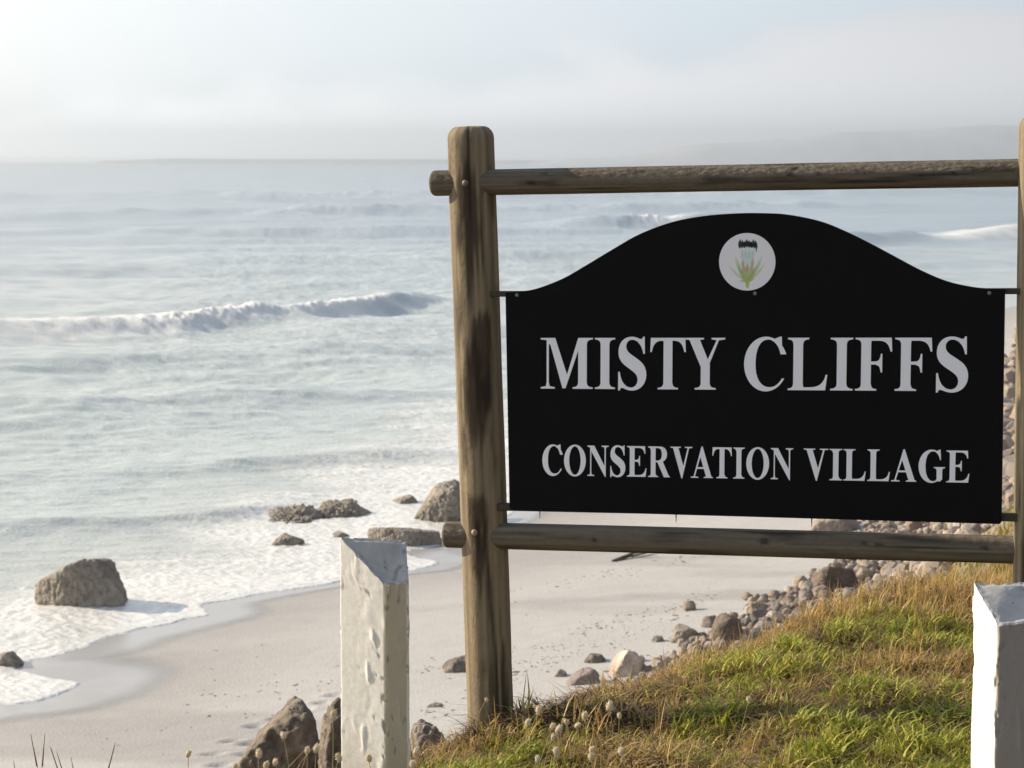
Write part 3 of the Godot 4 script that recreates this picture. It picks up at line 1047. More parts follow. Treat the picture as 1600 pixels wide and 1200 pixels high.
	for q in [[0.1262, 1.1755], [0.7994, 1.1915], [1.4215, 1.2035]]:
		obj("screw", dome(0.0052, 0.003), scr, board, Vector3(q[0], q[1], 0.0520))
	for q in [[0.1921, 0.5700], [0.5841, 0.5775], [0.9603, 0.584], [1.3567, 0.592]]:
		var nail := CylinderMesh.new()
		nail.top_radius = 0.0022
		nail.bottom_radius = 0.0008
		nail.height = 0.030
		nail.radial_segments = 8
		obj("nail", nail, sm, board, Vector3(q[0], q[1] - 0.006, 0.0465))

# ------------------------------------------------------------------ bollards
func bollard(label: String, plan: Array, tops: Array, foot: float, sd: float, m: Material, front: Color) -> void:
	# plan: four corners (x, z) far left, near left, near right, far right; tops: their heights
	var base := Vector3((plan[0].x + plan[2].x) * 0.5, foot, (plan[0].y + plan[2].y) * 0.5)
	var t := thing("white_bollard", label, "bollard", base)
	var per := []       # points round the edge with eased corners, and their share of each corner
	for k in 4:
		var a: Vector2 = plan[k]
		var b: Vector2 = plan[(k + 1) % 4]
		var p: Vector2 = plan[(k + 3) % 4]
		var r := 0.006
		var pin := a + (p - a).normalized() * r
		var pout := a + (b - a).normalized() * r
		for q in 4:
			var s := q / 3.0
			per.append([pin.lerp(a, s).lerp(a.lerp(pout, s), s), float(k), 0.0])
		var bin := b + (a - b).normalized() * r
		var n := 34
		for q in range(1, n):
			per.append([pout.lerp(bin, float(q) / n), float(k), float(q) / n])
	var nu := per.size()
	var nv := 150
	var pos := PackedVector3Array()
	var col := PackedColorArray()
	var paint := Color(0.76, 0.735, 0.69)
	var ctr := Vector2(base.x, base.z)
	var rim := PackedVector3Array()
	var rim_flat := PackedVector3Array()
	for j in nv + 1:
		var v := float(j) / nv
		for i in nu:
			var p: Vector2 = per[i][0]
			var k := int(per[i][1])
			var topy: float = lerpf(tops[k], tops[(k + 1) % 4], per[i][2])
			var y := lerpf(foot - 0.25, topy, v)
			var out := (p - ctr).normalized()
			var n1 := noise_c.get_noise_3d(p.x * 14.0 + sd, y * 7.0, p.y * 14.0)
			var n2 := noise_c.get_noise_3d(p.x * 45.0 + sd, y * 30.0, p.y * 45.0)
			var rg := noise_r.get_noise_3d(p.x * 9.0 + sd + y * 0.8, y * 2.2, p.y * 9.0)
			var d := 0.0016 * n1 + 0.0006 * n2
			if rg > 0.62: d += 0.0036 * sstep(0.62, 0.86, rg)     # ridges of thick old paint
			var chip := noise_c.get_noise_3d(p.x * 38.0 + sd + 9.0, y * 19.0, p.y * 38.0) + 0.25 * n2
			var corner: float = 1.0 - minf(1.0, minf(per[i][2], 1.0 - per[i][2]) * 12.0)
			var lost := sstep(0.54 - 0.26 * corner, 0.60 - 0.24 * corner, chip)
			d -= (0.0016 + 0.002 * corner) * lost
			var c := (front if k == 1 else paint) * (1.0 + 0.04 * n1 + 0.03 * n2)  # the front face's shade is put into its colour
			c = mixc(c, Color(0.27, 0.24, 0.20), 0.75 * lost)
			c = mixc(c, Color(0.36, 0.30, 0.20), 0.30 * sstep(0.22, 0.0, v - 0.32))
			var pp := Vector3(p.x + out.x * d, y, p.y + out.y * d) - base
			if j == nv: 
				rim_flat.append(pp - Vector3(0, 0.003, 0))
				pp.y += 0.006 * n2 + 0.004 * n1 - 0.003
				rim.append(pp)
			pos.append(pp)
			col.append(c)
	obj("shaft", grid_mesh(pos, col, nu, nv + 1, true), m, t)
	# the sloping top: its shade is put into the grey, with darker blotches
	var pos2 := PackedVector3Array()
	var col2 := PackedColorArray()
	var mid := Vector3.ZERO
	for p in rim_flat: mid += p
	mid /= rim_flat.size()
	var nr := 26
	var calm := PackedVector3Array()      # the plane of the top, free of the rim's chips
	for q in range(0, nu, 4): calm.append(rim_flat[q])
	for j in nr + 1:
		var s := float(j) / nr
		for i in nu:
			var p := rim[i].lerp(rim_flat[i], sstep(0.0, 0.12, s)).lerp(mid, s)
			var w := p + base
			var n2 := noise_c.get_noise_3d(w.x * 50.0 + sd, w.y * 50.0, w.z * 50.0)
			if j > 1:
				var sw := 0.0
				var sh := 0.0
				for q in calm:
					var dd := Vector2(q.x - p.x, q.z - p.z).length_squared()
					var ww := 1.0 / (dd * dd + 1e-10)
					sw += ww
					sh += ww * q.y
				p.y = lerpf(p.y, sh / sw, sstep(0.05, 0.3, s))
			p.y += (0.0008 * n2) * sstep(0.0, 0.1, s) * (1.0 - sstep(0.8, 1.0, s))
			pos2.append(p)
			var c := Color(0.42, 0.41, 0.40) * (1.0 + 0.12 * n2)
			c = mixc(c, Color(0.22, 0.20, 0.18), 0.7 * sstep(0.28, 0.55, noise_c.get_noise_3d(w.x * 22.0 + sd, 3.0, w.z * 22.0)))
			col2.append(c)
	var top := obj("sloping_top", grid_mesh(pos2, col2, nu, nr + 1, true), m, t)
	top.position.y = 0.0

func _bollards() -> void:
	var m := vmat(0.8, 0.3)
	relief(m, 0.018, Vector3(5, 3, 5), 1.8, 77, 5, FastNoiseLite.TYPE_SIMPLEX_SMOOTH, 512)
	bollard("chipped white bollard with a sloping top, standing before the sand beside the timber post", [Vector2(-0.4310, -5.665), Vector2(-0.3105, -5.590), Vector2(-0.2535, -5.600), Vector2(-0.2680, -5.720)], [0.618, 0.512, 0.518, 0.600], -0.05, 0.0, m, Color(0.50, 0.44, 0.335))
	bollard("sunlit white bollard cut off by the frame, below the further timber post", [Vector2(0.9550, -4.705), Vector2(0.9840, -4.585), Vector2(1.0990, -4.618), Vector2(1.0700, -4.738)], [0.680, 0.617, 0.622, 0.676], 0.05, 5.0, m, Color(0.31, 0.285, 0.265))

# ------------------------------------------------------------------ rocks
var ball := {}

func ico(level: int) -> Array:
	if ball.has(level): return ball[level]
	if level == 0:
		var g := (1.0 + sqrt(5.0)) * 0.5
		var p := PackedVector3Array()
		for q in [[-1, g, 0], [1, g, 0], [-1, -g, 0], [1, -g, 0], [0, -1, g], [0, 1, g], [0, -1, -g], [0, 1, -g], [g, 0, -1], [g, 0, 1], [-g, 0, -1], [-g, 0, 1]]:
			p.append(Vector3(q[0], q[1], q[2]).normalized())
		ball[0] = [p, PackedInt32Array([0, 11, 5, 0, 5, 1, 0, 1, 7, 0, 7, 10, 0, 10, 11, 1, 5, 9, 5, 11, 4, 11, 10, 2, 10, 7, 6, 7, 1, 8, 3, 9, 4, 3, 4, 2, 3, 2, 6, 3, 6, 8, 3, 8, 9, 4, 9, 5, 2, 4, 11, 6, 2, 10, 8, 6, 7, 9, 8, 1])]
		return ball[0]
	var b: Array = ico(level - 1)
	var pos: PackedVector3Array = b[0].duplicate()
	var idx := PackedInt32Array()
	var seen := {}
	var src: PackedInt32Array = b[1]
	for k in range(0, src.size(), 3):
		var v := [src[k], src[k + 1], src[k + 2]]
		var mids := []
		for q in 3:
			var a: int = mini(v[q], v[(q + 1) % 3])
			var c: int = maxi(v[q], v[(q + 1) % 3])
			var key := a * 100000 + c
			if not seen.has(key):
				seen[key] = pos.size()
				pos.append(((pos[a] + pos[c]) * 0.5).normalized())
			mids.append(seen[key])
		idx.append_array([v[0], mids[0], mids[2], v[1], mids[1], mids[0], v[2], mids[2], mids[1], mids[0], mids[1], mids[2]])
	ball[level] = [pos, idx]
	return ball[level]

func rock(sil: Array, depth: float, level: int, sd: float, rough: float, base: Color, other: Color, sharp := 16.0, faceted := false) -> ArrayMesh:
	# a stone whose outline from the front is the polygon sil (x, y) and whose thickness is depth
	var r := RandomNumberGenerator.new()
	r.seed = int(sd * 100.0) + 5
	var c := Vector2.ZERO
	for p in sil: c += p
	c /= sil.size()
	var planes := []
	for k in sil.size():
		var a: Vector2 = sil[k]
		var b: Vector2 = sil[(k + 1) % sil.size()]
		var n := (b - a).orthogonal().normalized()
		if n.dot(a - c) < 0.0: n = -n
		var d := n.dot(a - c)
		planes.append([Vector3(n.x, n.y, r.randf_range(-0.3, 0.3)), maxf(d, 0.01)])
	for s in [-1.0, 1.0]:
		planes.append([Vector3(r.randf_range(-0.35, 0.35), r.randf_range(0.0, 0.45), s), depth * 0.5])
		planes.append([Vector3(r.randf_range(0.3, 0.9), r.randf_range(-0.1, 0.5), s), depth * 0.62])
		planes.append([Vector3(-r.randf_range(0.3, 0.9), r.randf_range(-0.1, 0.5), s), depth * 0.62])
	var b := ico(level)
	var dirs: PackedVector3Array = b[0]
	var pos := PackedVector3Array()
	var col := PackedColorArray()
	pos.resize(dirs.size())
	col.resize(dirs.size())
	for k in dirs.size():
		var d := dirs[k]
		var sum := 0.0
		for p in planes:
			var q: float = d.dot(p[0]) / p[1]
			if q > 0.0: sum += pow(q, sharp)
		var rad := pow(maxf(sum, 1e-12), -1.0 / sharp)
		var p := d * rad
		var f := 3.0 / depth
		var n := noise_c.get_noise_3d(p.x * f * 0.5 + sd, p.y * f * 0.5, p.z * f * 0.5)
		var n2 := noise_r.get_noise_3d(p.x * f * 0.8 + sd, p.y * f * 0.8, p.z * f * 0.8)
		var n3 := noise_c.get_noise_3d(p.x * f * 2.5 + sd, p.y * f * 2.5, p.z * f * 2.5)
		var n4 := noise_r.get_noise_3d(p.x * f * 2.2 + sd, p.y * f * 1.1, p.z * f * 2.2)
		p *= 1.0 + rough * (0.6 * n - 0.45 * (n2 * 0.5 + 0.5) + 0.35 * n3 - 0.35 * sstep(0.2, 0.9, n4))
		pos[k] = p + Vector3(c.x, c.y, 0)
		var cc := mixc(base, other, 0.5 + 0.9 * n) * (1.0 + 0.25 * n3)
		col[k] = mixc(cc, base * 0.45, 0.5 * sstep(0.55, 0.9, n2))
	var idx: PackedInt32Array = b[1]
	return arrays_mesh(pos, PackedVector3Array() if faceted else smooth_normals(pos, idx), col, idx)

func V(a: Array) -> Array:
	var out := []
	for k in range(0, a.size(), 2): out.append(Vector2(a[k], a[k + 1]))
	return out

var rock_mat: StandardMaterial3D

func put_rock(called: String, label: String, at: Vector3, sil: Array, depth: float, level: int, sd: float, rough: float, base: Color, other: Color, group := "", sharp := 16.0) -> void:
	var o := obj(called, rock(V(sil), depth, level, sd, rough, base, other, sharp), rock_mat, null, at)
	tag(o, label, "rock", group)

func _sea_rocks() -> void:
	rock_mat = vmat(0.85, 0.4)
	relief(rock_mat, 0.02, Vector3(1.6, 1.6, 1.6), 16.0, 61, 6, FastNoiseLite.TYPE_SIMPLEX_SMOOTH, 512)
	var a := Color(0.20, 0.175, 0.145)  # both rock colours lightened to stand in for haze
	var b := Color(0.30, 0.265, 0.225)
	put_rock("sea_rock", "big grey wedge-shaped rock alone in the foam at the water's edge", Vector3(-5.89, SEA, -30.98), [-0.64, 0.02, -0.63, 0.30, -0.56, 0.35, -0.25, 0.47, 0.04, 0.61, 0.36, 0.63, 0.51, 0.52, 0.67, 0.06, 0.66, -0.3, -0.62, -0.3], 0.95, 5, 1.0, 0.12, a, b, "", 22.0)
	put_rock("sea_rock", "long low reef rock, half awash, at the edge of the white water", Vector3(-3.74, SEA - 0.13, -38.28), [-0.66, 0.05, -0.34, 0.24, 0.14, 0.31, 0.52, 0.22, 0.66, -0.05, 0.5, -0.35, -0.5, -0.35], 1.1, 5, 2.0, 0.35, a, b)
	put_rock("sea_rock", "humped reef rock with water running off it, behind the long low one", Vector3(-2.94, SEA - 0.10, -38.84), [-0.6, 0.0, -0.32, 0.28, 0.11, 0.32, 0.38, 0.22, 0.68, -0.02, 0.5, -0.35, -0.5, -0.35], 1.0, 5, 3.0, 0.32, a, b)
	put_rock("sea_rock", "small pointed rock in the foam above the top of the white bollard", Vector3(-3.51, SEA, -35.70), [-0.28, -0.03, -0.12, 0.17, -0.04, 0.20, 0.26, 0.08, 0.25, -0.2, -0.2, -0.2], 0.5, 4, 4.0, 0.2, a, b)
	put_rock("sea_rock", "low dark rock far out between the reef and the tall boulder", Vector3(-1.91, SEA, -40.09), [-0.33, -0.01, -0.06, 0.10, 0.14, 0.16, 0.30, 0.01, 0.2, -0.2, -0.2, -0.2], 0.5, 4, 5.0, 0.2, a, b)
	put_rock("sea_rock", "tall dark boulder in the surf, part hidden by the timber post", Vector3(-1.13, SEA, -38.28), [-0.55, 0.02, -0.38, 0.29, -0.12, 0.56, 0.20, 0.61, 0.43, 0.46, 0.50, -0.2, -0.4, -0.2], 0.9, 5, 6.0, 0.16, a, b, "", 18.0)
	put_rock("sea_rock", "flat-topped slab of rock behind the top of the white bollard", Vector3(-1.66, SEA, -35.82), [-0.66, 0.10, -0.62, 0.24, -0.35, 0.28, 0.53, 0.21, 0.60, -0.02, 0.5, -0.2, -0.6, -0.2], 0.7, 5, 7.0, 0.14, a, b, "", 22.0)
	put_rock("sea_rock", "tiny low rock awash beside the flat-topped slab", Vector3(-2.75, SEA, -36.56), [-0.21, 0.0, -0.02, 0.09, 0.22, -0.01, 0.15, -0.15, -0.15, -0.15], 0.35, 3, 8.0, 0.2, a, b)
	put_rock("sea_rock", "small dark rock in the swash at the picture's left edge", Vector3(-6.04, SEA, -27.13), [-0.20, 0.0, -0.13, 0.12, 0.05, 0.17, 0.17, 0.07, 0.24, -0.03, 0.15, -0.2, -0.15, -0.2], 0.4, 4, 9.0, 0.2, a, b)

func on_sight(px: float, py: float) -> Vector3:
	# where a line of sight (photo pixels) meets the built ground; used to measure places out of the photograph
	var th := deg_to_rad(5.553)
	var dx := (px - 800.0) / 3600.0
	var dy := -(py - 600.0) / 3600.0
	var d := Vector3(dx, dy * cos(th) - sin(th), -(cos(th) + dy * sin(th)))
	var t := 9.5
	while t < 120.0:
		var p := Vector3(0, EYE, 0) + d * t
		if p.y < ground_y(p.x, p.z): return p
		t += 0.08
	return Vector3(0, EYE, 0) + d * t

func _beach_rocks() -> void:
	var grey := Color(0.20, 0.175, 0.155)
	var tan := Color(0.33, 0.275, 0.225)
	var dark := Color(0.10, 0.08, 0.068)
	var pale := Color(0.60, 0.53, 0.46)
	# boulders on the slope of the bank beside the bollard
	put_rock("boulder", "big pointed brown boulder leaning below the white bollard", Vector3(-0.834, -0.70, -8.2), [-0.40, -0.60, -0.27, 0.00, -0.11, 0.16, -0.015, 0.315, 0.03, 0.33, 0.09, 0.305, 0.13, 0.20, 0.16, 0.00, 0.20, -0.75], 0.45, 5, 11.0, 0.14, Color(0.095, 0.078, 0.062), Color(0.21, 0.175, 0.14), "", 30.0)
	put_rock("boulder", "dark upright boulder just behind the white bollard's edge", Vector3(-0.60, -0.60, -7.9), [-0.11, -0.6, -0.075, 0.14, -0.045, 0.28, 0.01, 0.30, 0.07, 0.26, 0.10, 0.00, 0.12, -0.7], 0.35, 5, 12.0, 0.17, Color(0.11, 0.09, 0.075), Color(0.19, 0.155, 0.125), "", 22.0)
	put_rock("boulder", "rounded grey-brown boulder between the white bollard and the timber post", Vector3(-0.326, -0.72, -8.6), [-0.12, -0.5, -0.085, 0.0, -0.06, 0.14, 0.0, 0.165, 0.06, 0.13, 0.10, 0.0, 0.13, -0.5], 0.3, 5, 13.0, 0.20, Color(0.15, 0.13, 0.115), Color(0.24, 0.20, 0.175))
	# stones on the open sand
	var list := [
		["beach_stone", "brown stone on the sand just beside the timber post's edge", 722, 1046, [-0.20, 0.0, -0.10, 0.10, 0.0, 0.125, 0.11, 0.11, 0.20, -0.03, 0.1, -0.1, -0.1, -0.1], 0.28, 14.0, grey, dark],
		["beach_stone", "small flat stone on the sand above the rounded boulder", 680, 1104, [-0.10, -0.01, -0.03, 0.035, 0.06, 0.03, 0.11, -0.02, 0.0, -0.06], 0.14, 15.0, grey, tan],
		["beach_stone", "white-faced wedge of rock standing where the grass meets the sand", 980, 1052, [-0.17, 0.01, -0.07, 0.19, -0.01, 0.245, 0.09, 0.20, 0.16, 0.10, 0.17, -0.1, -0.15, -0.1], 0.3, 16.0, pale, Color(0.30, 0.23, 0.18)],
		["beach_stone", "dark flat stone before the white-faced wedge of rock", 930, 1034, [-0.12, 0.0, -0.05, 0.08, 0.06, 0.07, 0.13, -0.02, 0.0, -0.08], 0.2, 17.0, grey, dark],
		["beach_stone", "small tan stone on the sand closest to the post's foot", 876, 1058, [-0.08, 0.0, -0.02, 0.07, 0.05, 0.05, 0.08, -0.02, 0.0, -0.06], 0.12, 18.0, tan, grey],
		["beach_stone", "purplish-grey stone at the grass edge below the white-faced wedge", 912, 1067, [-0.17, 0.0, -0.07, 0.09, 0.07, 0.15, 0.15, 0.09, 0.15, -0.06, -0.1, -0.08], 0.26, 19.0, grey, Color(0.24, 0.19, 0.18)],
		["beach_stone", "lone small stone on the sand where the cobbles begin", 1028, 1003, [-0.08, 0.0, -0.04, 0.06, 0.04, 0.06, 0.08, -0.02, 0.0, -0.06], 0.13, 20.0, tan, grey],
		["beach_stone", "big brown boulder among the cobbles below the lower rail", 1305, 922, [-0.23, 0.02, -0.18, 0.19, -0.04, 0.24, 0.17, 0.21, 0.23, 0.05, 0.1, -0.12, -0.15, -0.12], 0.4, 21.0, Color(0.17, 0.125, 0.10), dark],
		["beach_stone", "large brown boulder at the grass edge where the cobble bank narrows", 1135, 1002, [-0.17, -0.03, -0.11, 0.19, -0.0, 0.265, 0.12, 0.22, 0.17, 0.06, 0.12, -0.12, -0.12, -0.12], 0.32, 22.0, Color(0.19, 0.145, 0.115), dark],
		["beach_stone", "rounded grey boulder at the end of the cobble bank", 1070, 1001, [-0.15, 0.0, -0.09, 0.13, 0.0, 0.155, 0.11, 0.10, 0.14, -0.02, 0.0, -0.1], 0.24, 23.0, tan, grey],
		["beach_stone", "pale rock on the sand seen between the board and the lower rail", 1305, 828, [-0.26, 0.0, -0.18, 0.14, 0.05, 0.19, 0.2, 0.10, 0.27, -0.02, 0.0, -0.15], 0.4, 24.0, tan, grey],
	]
	for q in list:
		var p := on_sight(q[2], q[3])
		var k: float = -p.z / 21.5 if q[2] < 1400 else 1.0
		var sil := []
		for v in q[4]: sil.append(v * k)
		put_rock(q[0], q[1], p, sil, q[5] * k, 4, q[6], 0.14, q[7], q[8], "", 18.0)

func _cobbles() -> void:
	var kinds := []
	var shapes := [[-0.5, 0.0, -0.38, 0.32, 0.0, 0.42, 0.36, 0.30, 0.5, 0.0, 0.3, -0.3, -0.3, -0.3], [-0.5, 0.05, -0.2, 0.38, 0.3, 0.33, 0.5, -0.05, 0.2, -0.32, -0.35, -0.28], [-0.5, -0.05, -0.3, 0.26, 0.25, 0.30, 0.5, 0.06, 0.35, -0.25, -0.3, -0.25], [-0.42, -0.1, -0.36, 0.36, 0.05, 0.5, 0.4, 0.28, 0.44, -0.15, 0.0, -0.35]]
	for k in 8:
		kinds.append(rock(V(shapes[k % 4]), 0.75, 2, 30.0 + k, 0.28, Color(0.9, 0.9, 0.9), Color(1.0, 1.0, 1.0), 18.0 if k < 4 else 30.0, k % 2 == 0))
	var low := []
	for k in 4: low.append(rock(V(shapes[k]), 0.75, 1, 50.0 + k, 0.10, Color(0.9, 0.9, 0.9), Color(1.0, 1.0, 1.0), 14.0, true))
	var tints := [Color(0.28, 0.225, 0.18), Color(0.22, 0.19, 0.17), Color(0.33, 0.275, 0.22), Color(0.23, 0.175, 0.14), Color(0.18, 0.16, 0.15), Color(0.38, 0.33, 0.285)]
	var mats := []
	for c in tints:
		var m := vmat(0.8, 0.35)
		m.albedo_color = c.linear_to_srgb()
		mats.append(m)
	# where the cobbles end on the sand, walking away from the camera
	var lim := [[-16.0, -0.3], [-20.0, 0.5], [-22.25, 0.95], [-23.0, 1.25], [-24.2, 1.7], [-25.5, 2.2], [-27.0, 2.95], [-29.0, 3.8], [-34.0, 5.6], [-45.0, 9.0], [-60.0, 13.2], [-77.0, 17.4], [-100.0, 25.5]]
	var cands := []
	var rest := []
	var z := -16.5
	while z > -98.0:
		var k := 0
		while k < lim.size() - 2 and z < lim[k + 1][0]: k += 1
		var xl: float = lerpf(lim[k][1], lim[k + 1][1], (z - lim[k][0]) / (lim[k + 1][0] - lim[k][0]))
		var sp := 0.115 if z > -36.0 else 0.30
		var x := xl - 1.3
		while x < xl + 3.2 + (-z - 16.0) * 0.07:
			var px := x + rng.randf_range(-0.5, 0.5) * sp
			var pz := z + rng.randf_range(-0.5, 0.5) * sp
			x += sp
			var dens := sstep(-0.6, 0.0, px - xl + 0.45 * noise_a.get_noise_2d(px * 60.0, pz * 60.0))
			if rng.randf() > maxf(dens * dens, 0.008 if z < -27.0 else 0.0): continue
			if seaward(px, pz) < 1.6: continue
			var s := inland(px, pz)
			if s < 0.8: continue
			var size := sp * rng.randf_range(0.6, 1.45) * (1.0 if rng.randf() < 0.88 else 1.9)
			var y := ground_y(px, pz) + size * rng.randf_range(0.05, 0.22)
			cands.append([Vector3(px, y, pz), size])
		z -= sp * 0.9
	# those that the photograph shows one by one are things; the others are one heap of pebbles
	var n := 0
	var heap := []
	for q in cands:
		var p: Vector3 = q[0]
		var th := deg_to_rad(5.553)
		var dep := -p.z * cos(th) - (p.y - EYE) * sin(th)
		var dy := (p.y - EYE) * cos(th) - p.z * sin(th)
		var px := 800.0 + 3600.0 * p.x / dep
		var py := 600.0 - 3600.0 * dy / dep
		var lim_y := lerpf(1040.0, 890.0, clampf((px - 1000.0) / 400.0, 0.0, 1.0))
		var shown := px > 980.0 and px < 1560.0 and py < lim_y and py > 872.0 or px > 1100.0 and px < 1580.0 and py > 806.0 and py < 838.0
		if shown and n < 296:
			n += 1
			var tint := rng.randi() % 6
			var form := rng.randi() % 8
			var o := obj("beach_cobble", kinds[form], mats[tint], null, p)
			o.rotation = Vector3(rng.randf_range(-0.4, 0.4), rng.randf() * TAU, rng.randf_range(-0.4, 0.4))
			o.scale = Vector3.ONE * q[1]
			var zone := "in the middle of the cobble bank"
			if py < 840.0: zone = "seen between sign board and lower rail"
			elif px < 1150.0: zone = "at the thin end of the cobble bank"
			elif px < 1250.0 and py < 935.0: zone = "on the sandy side of the cobble bank"
			elif px > 1250.0 and px < 1370.0 and py < 935.0: zone = "close to the big brown boulder"
			elif px >= 1370.0: zone = "under the far end of the lower rail"
			var big: String = "small" if q[1] < 0.095 else ("middle-sized" if q[1] < 0.14 else "large")
			tag(o, "%s %s %s cobble %s" % [big, "angular" if form % 2 == 0 else "rounded", ["tan", "grey", "pale tan", "reddish brown", "dark grey", "whitish"][tint], zone], "cobble", "cobbles along the top of the beach")
		else:
			heap.append(q)
	for kk in 4:
		var mm := MultiMesh.new()
		mm.transform_format = MultiMesh.TRANSFORM_3D
		mm.use_colors = true
		mm.mesh = low[kk]
		var mine := []
		for k in heap.size():
			if k % 4 == kk: mine.append(heap[k])
		mm.instance_count = mine.size()
		for k in mine.size():
			var b := Basis.from_euler(Vector3(rng.randf_range(-0.4, 0.4), rng.randf() * TAU, rng.randf_range(-0.4, 0.4))).scaled(Vector3.ONE * mine[k][1])
			mm.set_instance_transform(k, Transform3D(b, mine[k][0]))
			mm.set_instance_color(k, tints[rng.randi() % 6])
		var mi := MultiMeshInstance3D.new()
		mi.multimesh = mm
		var m := vmat(0.8, 0.35)
		mi.material_override = m
		mi.name = numbered("pebbles")
		add_child(mi)
		tag(mi, "", "", "", "stuff")

func _wrack() -> void:
	# scraps of weed and shell in drift lines on the sand
	var pos := PackedVector3Array()
	var idx := PackedInt32Array()
	for q in [[-0.5, 0, -0.2], [0.1, 0.25, 0.0], [0.5, 0, 0.1], [0.0, 0.0, 0.4], [-0.3, 0.15, 0.2], [0.2, 0.1, -0.35]]: pos.append(Vector3(q[0], q[1], q[2]))
	idx.append_array([0, 1, 5, 5, 1, 2, 2, 1, 3, 3, 1, 4, 4, 1, 0])
	var me := arrays_mesh(pos, smooth_normals(pos, idx), PackedColorArray(), idx)
	var tr := []
	# drift lines: from, to, number
	for q in [[-3.4, -24.6, -0.6, -25.6, 90], [-1.2, -22.6, 2.2, -27.5, 170], [-0.4, -30.0, 3.4, -33.5, 120], [0.0, -25.5, 2.6, -29.0, 170], [-4.2, -22.8, -2.0, -23.6, 26], [0.2, -21.0, 1.2, -22.5, 40], [1.0, -24.0, 3.0, -27.0, 60]]:
		for k in q[4]:
			var t := rng.randf()
			var x: float = lerpf(q[0], q[2], t) + rng.randfn(0.0, 0.06) + 0.25 * noise_a.get_noise_2d(t * 400.0, q[1] * 30.0)
			var z: float = lerpf(q[1], q[3], t) + rng.randfn(0.0, 0.25) + 0.8 * noise_a.get_noise_2d(t * 300.0, q[0] * 50.0)
			if seaward(x, z) < 3.0 or inland(x, z) < 0.8: continue
			tr.append([x, z, rng.randf_range(0.010, 0.042) * (1.0 if rng.randf() < 0.93 else 2.0)])
	for k in 90:
		var x := rng.randf_range(-4.5, 3.0)
		var z := rng.randf_range(-33.0, -15.0)
		if seaward(x, z) < 3.0 or inland(x, z) < 1.2: continue
		tr.append([x, z, rng.randf_range(0.012, 0.045)])
	var mm := MultiMesh.new()
	mm.transform_format = MultiMesh.TRANSFORM_3D
	mm.use_colors = true
	mm.mesh = me
	mm.instance_count = tr.size()
	for k in tr.size():
		var q: Array = tr[k]
		var b := Basis.from_euler(Vector3(0, rng.randf() * TAU, 0)).scaled(Vector3(q[2] * rng.randf_range(0.7, 1.8), q[2] * 0.6, q[2]))
		mm.set_instance_transform(k, Transform3D(b, Vector3(q[0], ground_y(q[0], q[1]) + 0.002, q[1])))
		mm.set_instance_color(k, [Color(0.15, 0.125, 0.10), Color(0.20, 0.165, 0.13), Color(0.25, 0.20, 0.15)][k % 3])
	var mi := MultiMeshInstance3D.new()
	mi.multimesh = mm
	mi.material_override = vmat(0.9, 0.2)
	mi.name = "seaweed_scraps"
	add_child(mi)
	tag(mi, "", "", "", "stuff")
	# one forked piece of driftwood
	var p := on_sight(988, 872)
	var d := thing("driftwood", "forked dark piece of driftwood lying on the sand under the lower rail", "driftwood", p)
	var look_of := func(s: float, cx: float, cy: float, cr: float) -> Color: return wood(cx, cy, s, 70.0, Color(0.10, 0.085, 0.075), Color(0.16, 0.14, 0.12), Color(0.05, 0.04, 0.035), cr)
	obj("branch", pole(Vector3(-0.30, -0.01, 0.25), Vector3(0.20, 0.10, -0.2), 0.03, look_of, 10, 14, 0.01), rock_mat, d)
	obj("branch", pole(Vector3(-0.02, 0.03, 0.0), Vector3(0.26, 0.13, 0.15), 0.022, look_of, 10, 10, 0.008), rock_mat, d)

# ------------------------------------------------------------------ grass
func blade(pos: PackedVector3Array, nor: PackedVector3Array, idx: PackedInt32Array, root: Vector3, h: float, lean: Vector3, w: float, droop: float, segs := 3) -> void:
	var side := lean.cross(Vector3.UP)
	side = side.normalized() if side.length() > 0.001 else Vector3.RIGHT
	var o := pos.size()
	for k in segs + 1:
		var t := float(k) / segs
		var p := root + Vector3(0, h * (t - droop * t * t * t), 0) + lean * h * t * t
		var ww := w * (1.0 - 0.85 * t * t) * 0.5
		pos.append(p - side * ww)
		pos.append(p + side * ww)
		var tan := Vector3(0, 1.0 - 3.0 * droop * t * t, 0) + lean * 2.0 * t
		var n := tan.cross(side).normalized()
		nor.append(n)
		nor.append(n)
	for k in segs:
		var a := o + k * 2
		idx.append_array([a, a + 1, a + 2, a + 1, a + 3, a + 2])

func tuft(n: int, spread: float, h0: float, h1: float, w: float, lean: float, droop: float) -> ArrayMesh:
	var pos := PackedVector3Array()
	var nor := PackedVector3Array()
	var idx := PackedInt32Array()
	for k in n:
		var a := rng.randf() * TAU
		var r := sqrt(rng.randf()) * spread
		var b := rng.randf() * TAU
		var l := rng.randf_range(0.1, 1.0) * lean
		blade(pos, nor, idx, Vector3(cos(a) * r, -0.01, sin(a) * r), rng.randf_range(h0, h1), Vector3(cos(b), 0, sin(b)) * l, w * rng.randf_range(0.7, 1.3), droop * rng.randf_range(0.3, 1.2))
	return arrays_mesh(pos, nor, PackedColorArray(), idx)

func sow(called: String, meshes: Array, trs: Array, cols: Array, m: Material) -> void:
	for k in meshes.size():
		var mm := MultiMesh.new()
		mm.transform_format = MultiMesh.TRANSFORM_3D
		mm.use_colors = true
		mm.mesh = meshes[k]
		var mine := []
		for q in trs.size():
			if q % meshes.size() == k: mine.append(q)
		mm.instance_count = mine.size()
		for q in mine.size():
			mm.set_instance_transform(q, trs[mine[q]])
			mm.set_instance_color(q, cols[mine[q]])
		var mi := MultiMeshInstance3D.new()
		mi.multimesh = mm
		mi.material_override = m
		mi.name = numbered(called)
		add_child(mi)
		tag(mi, "", "", "", "stuff")

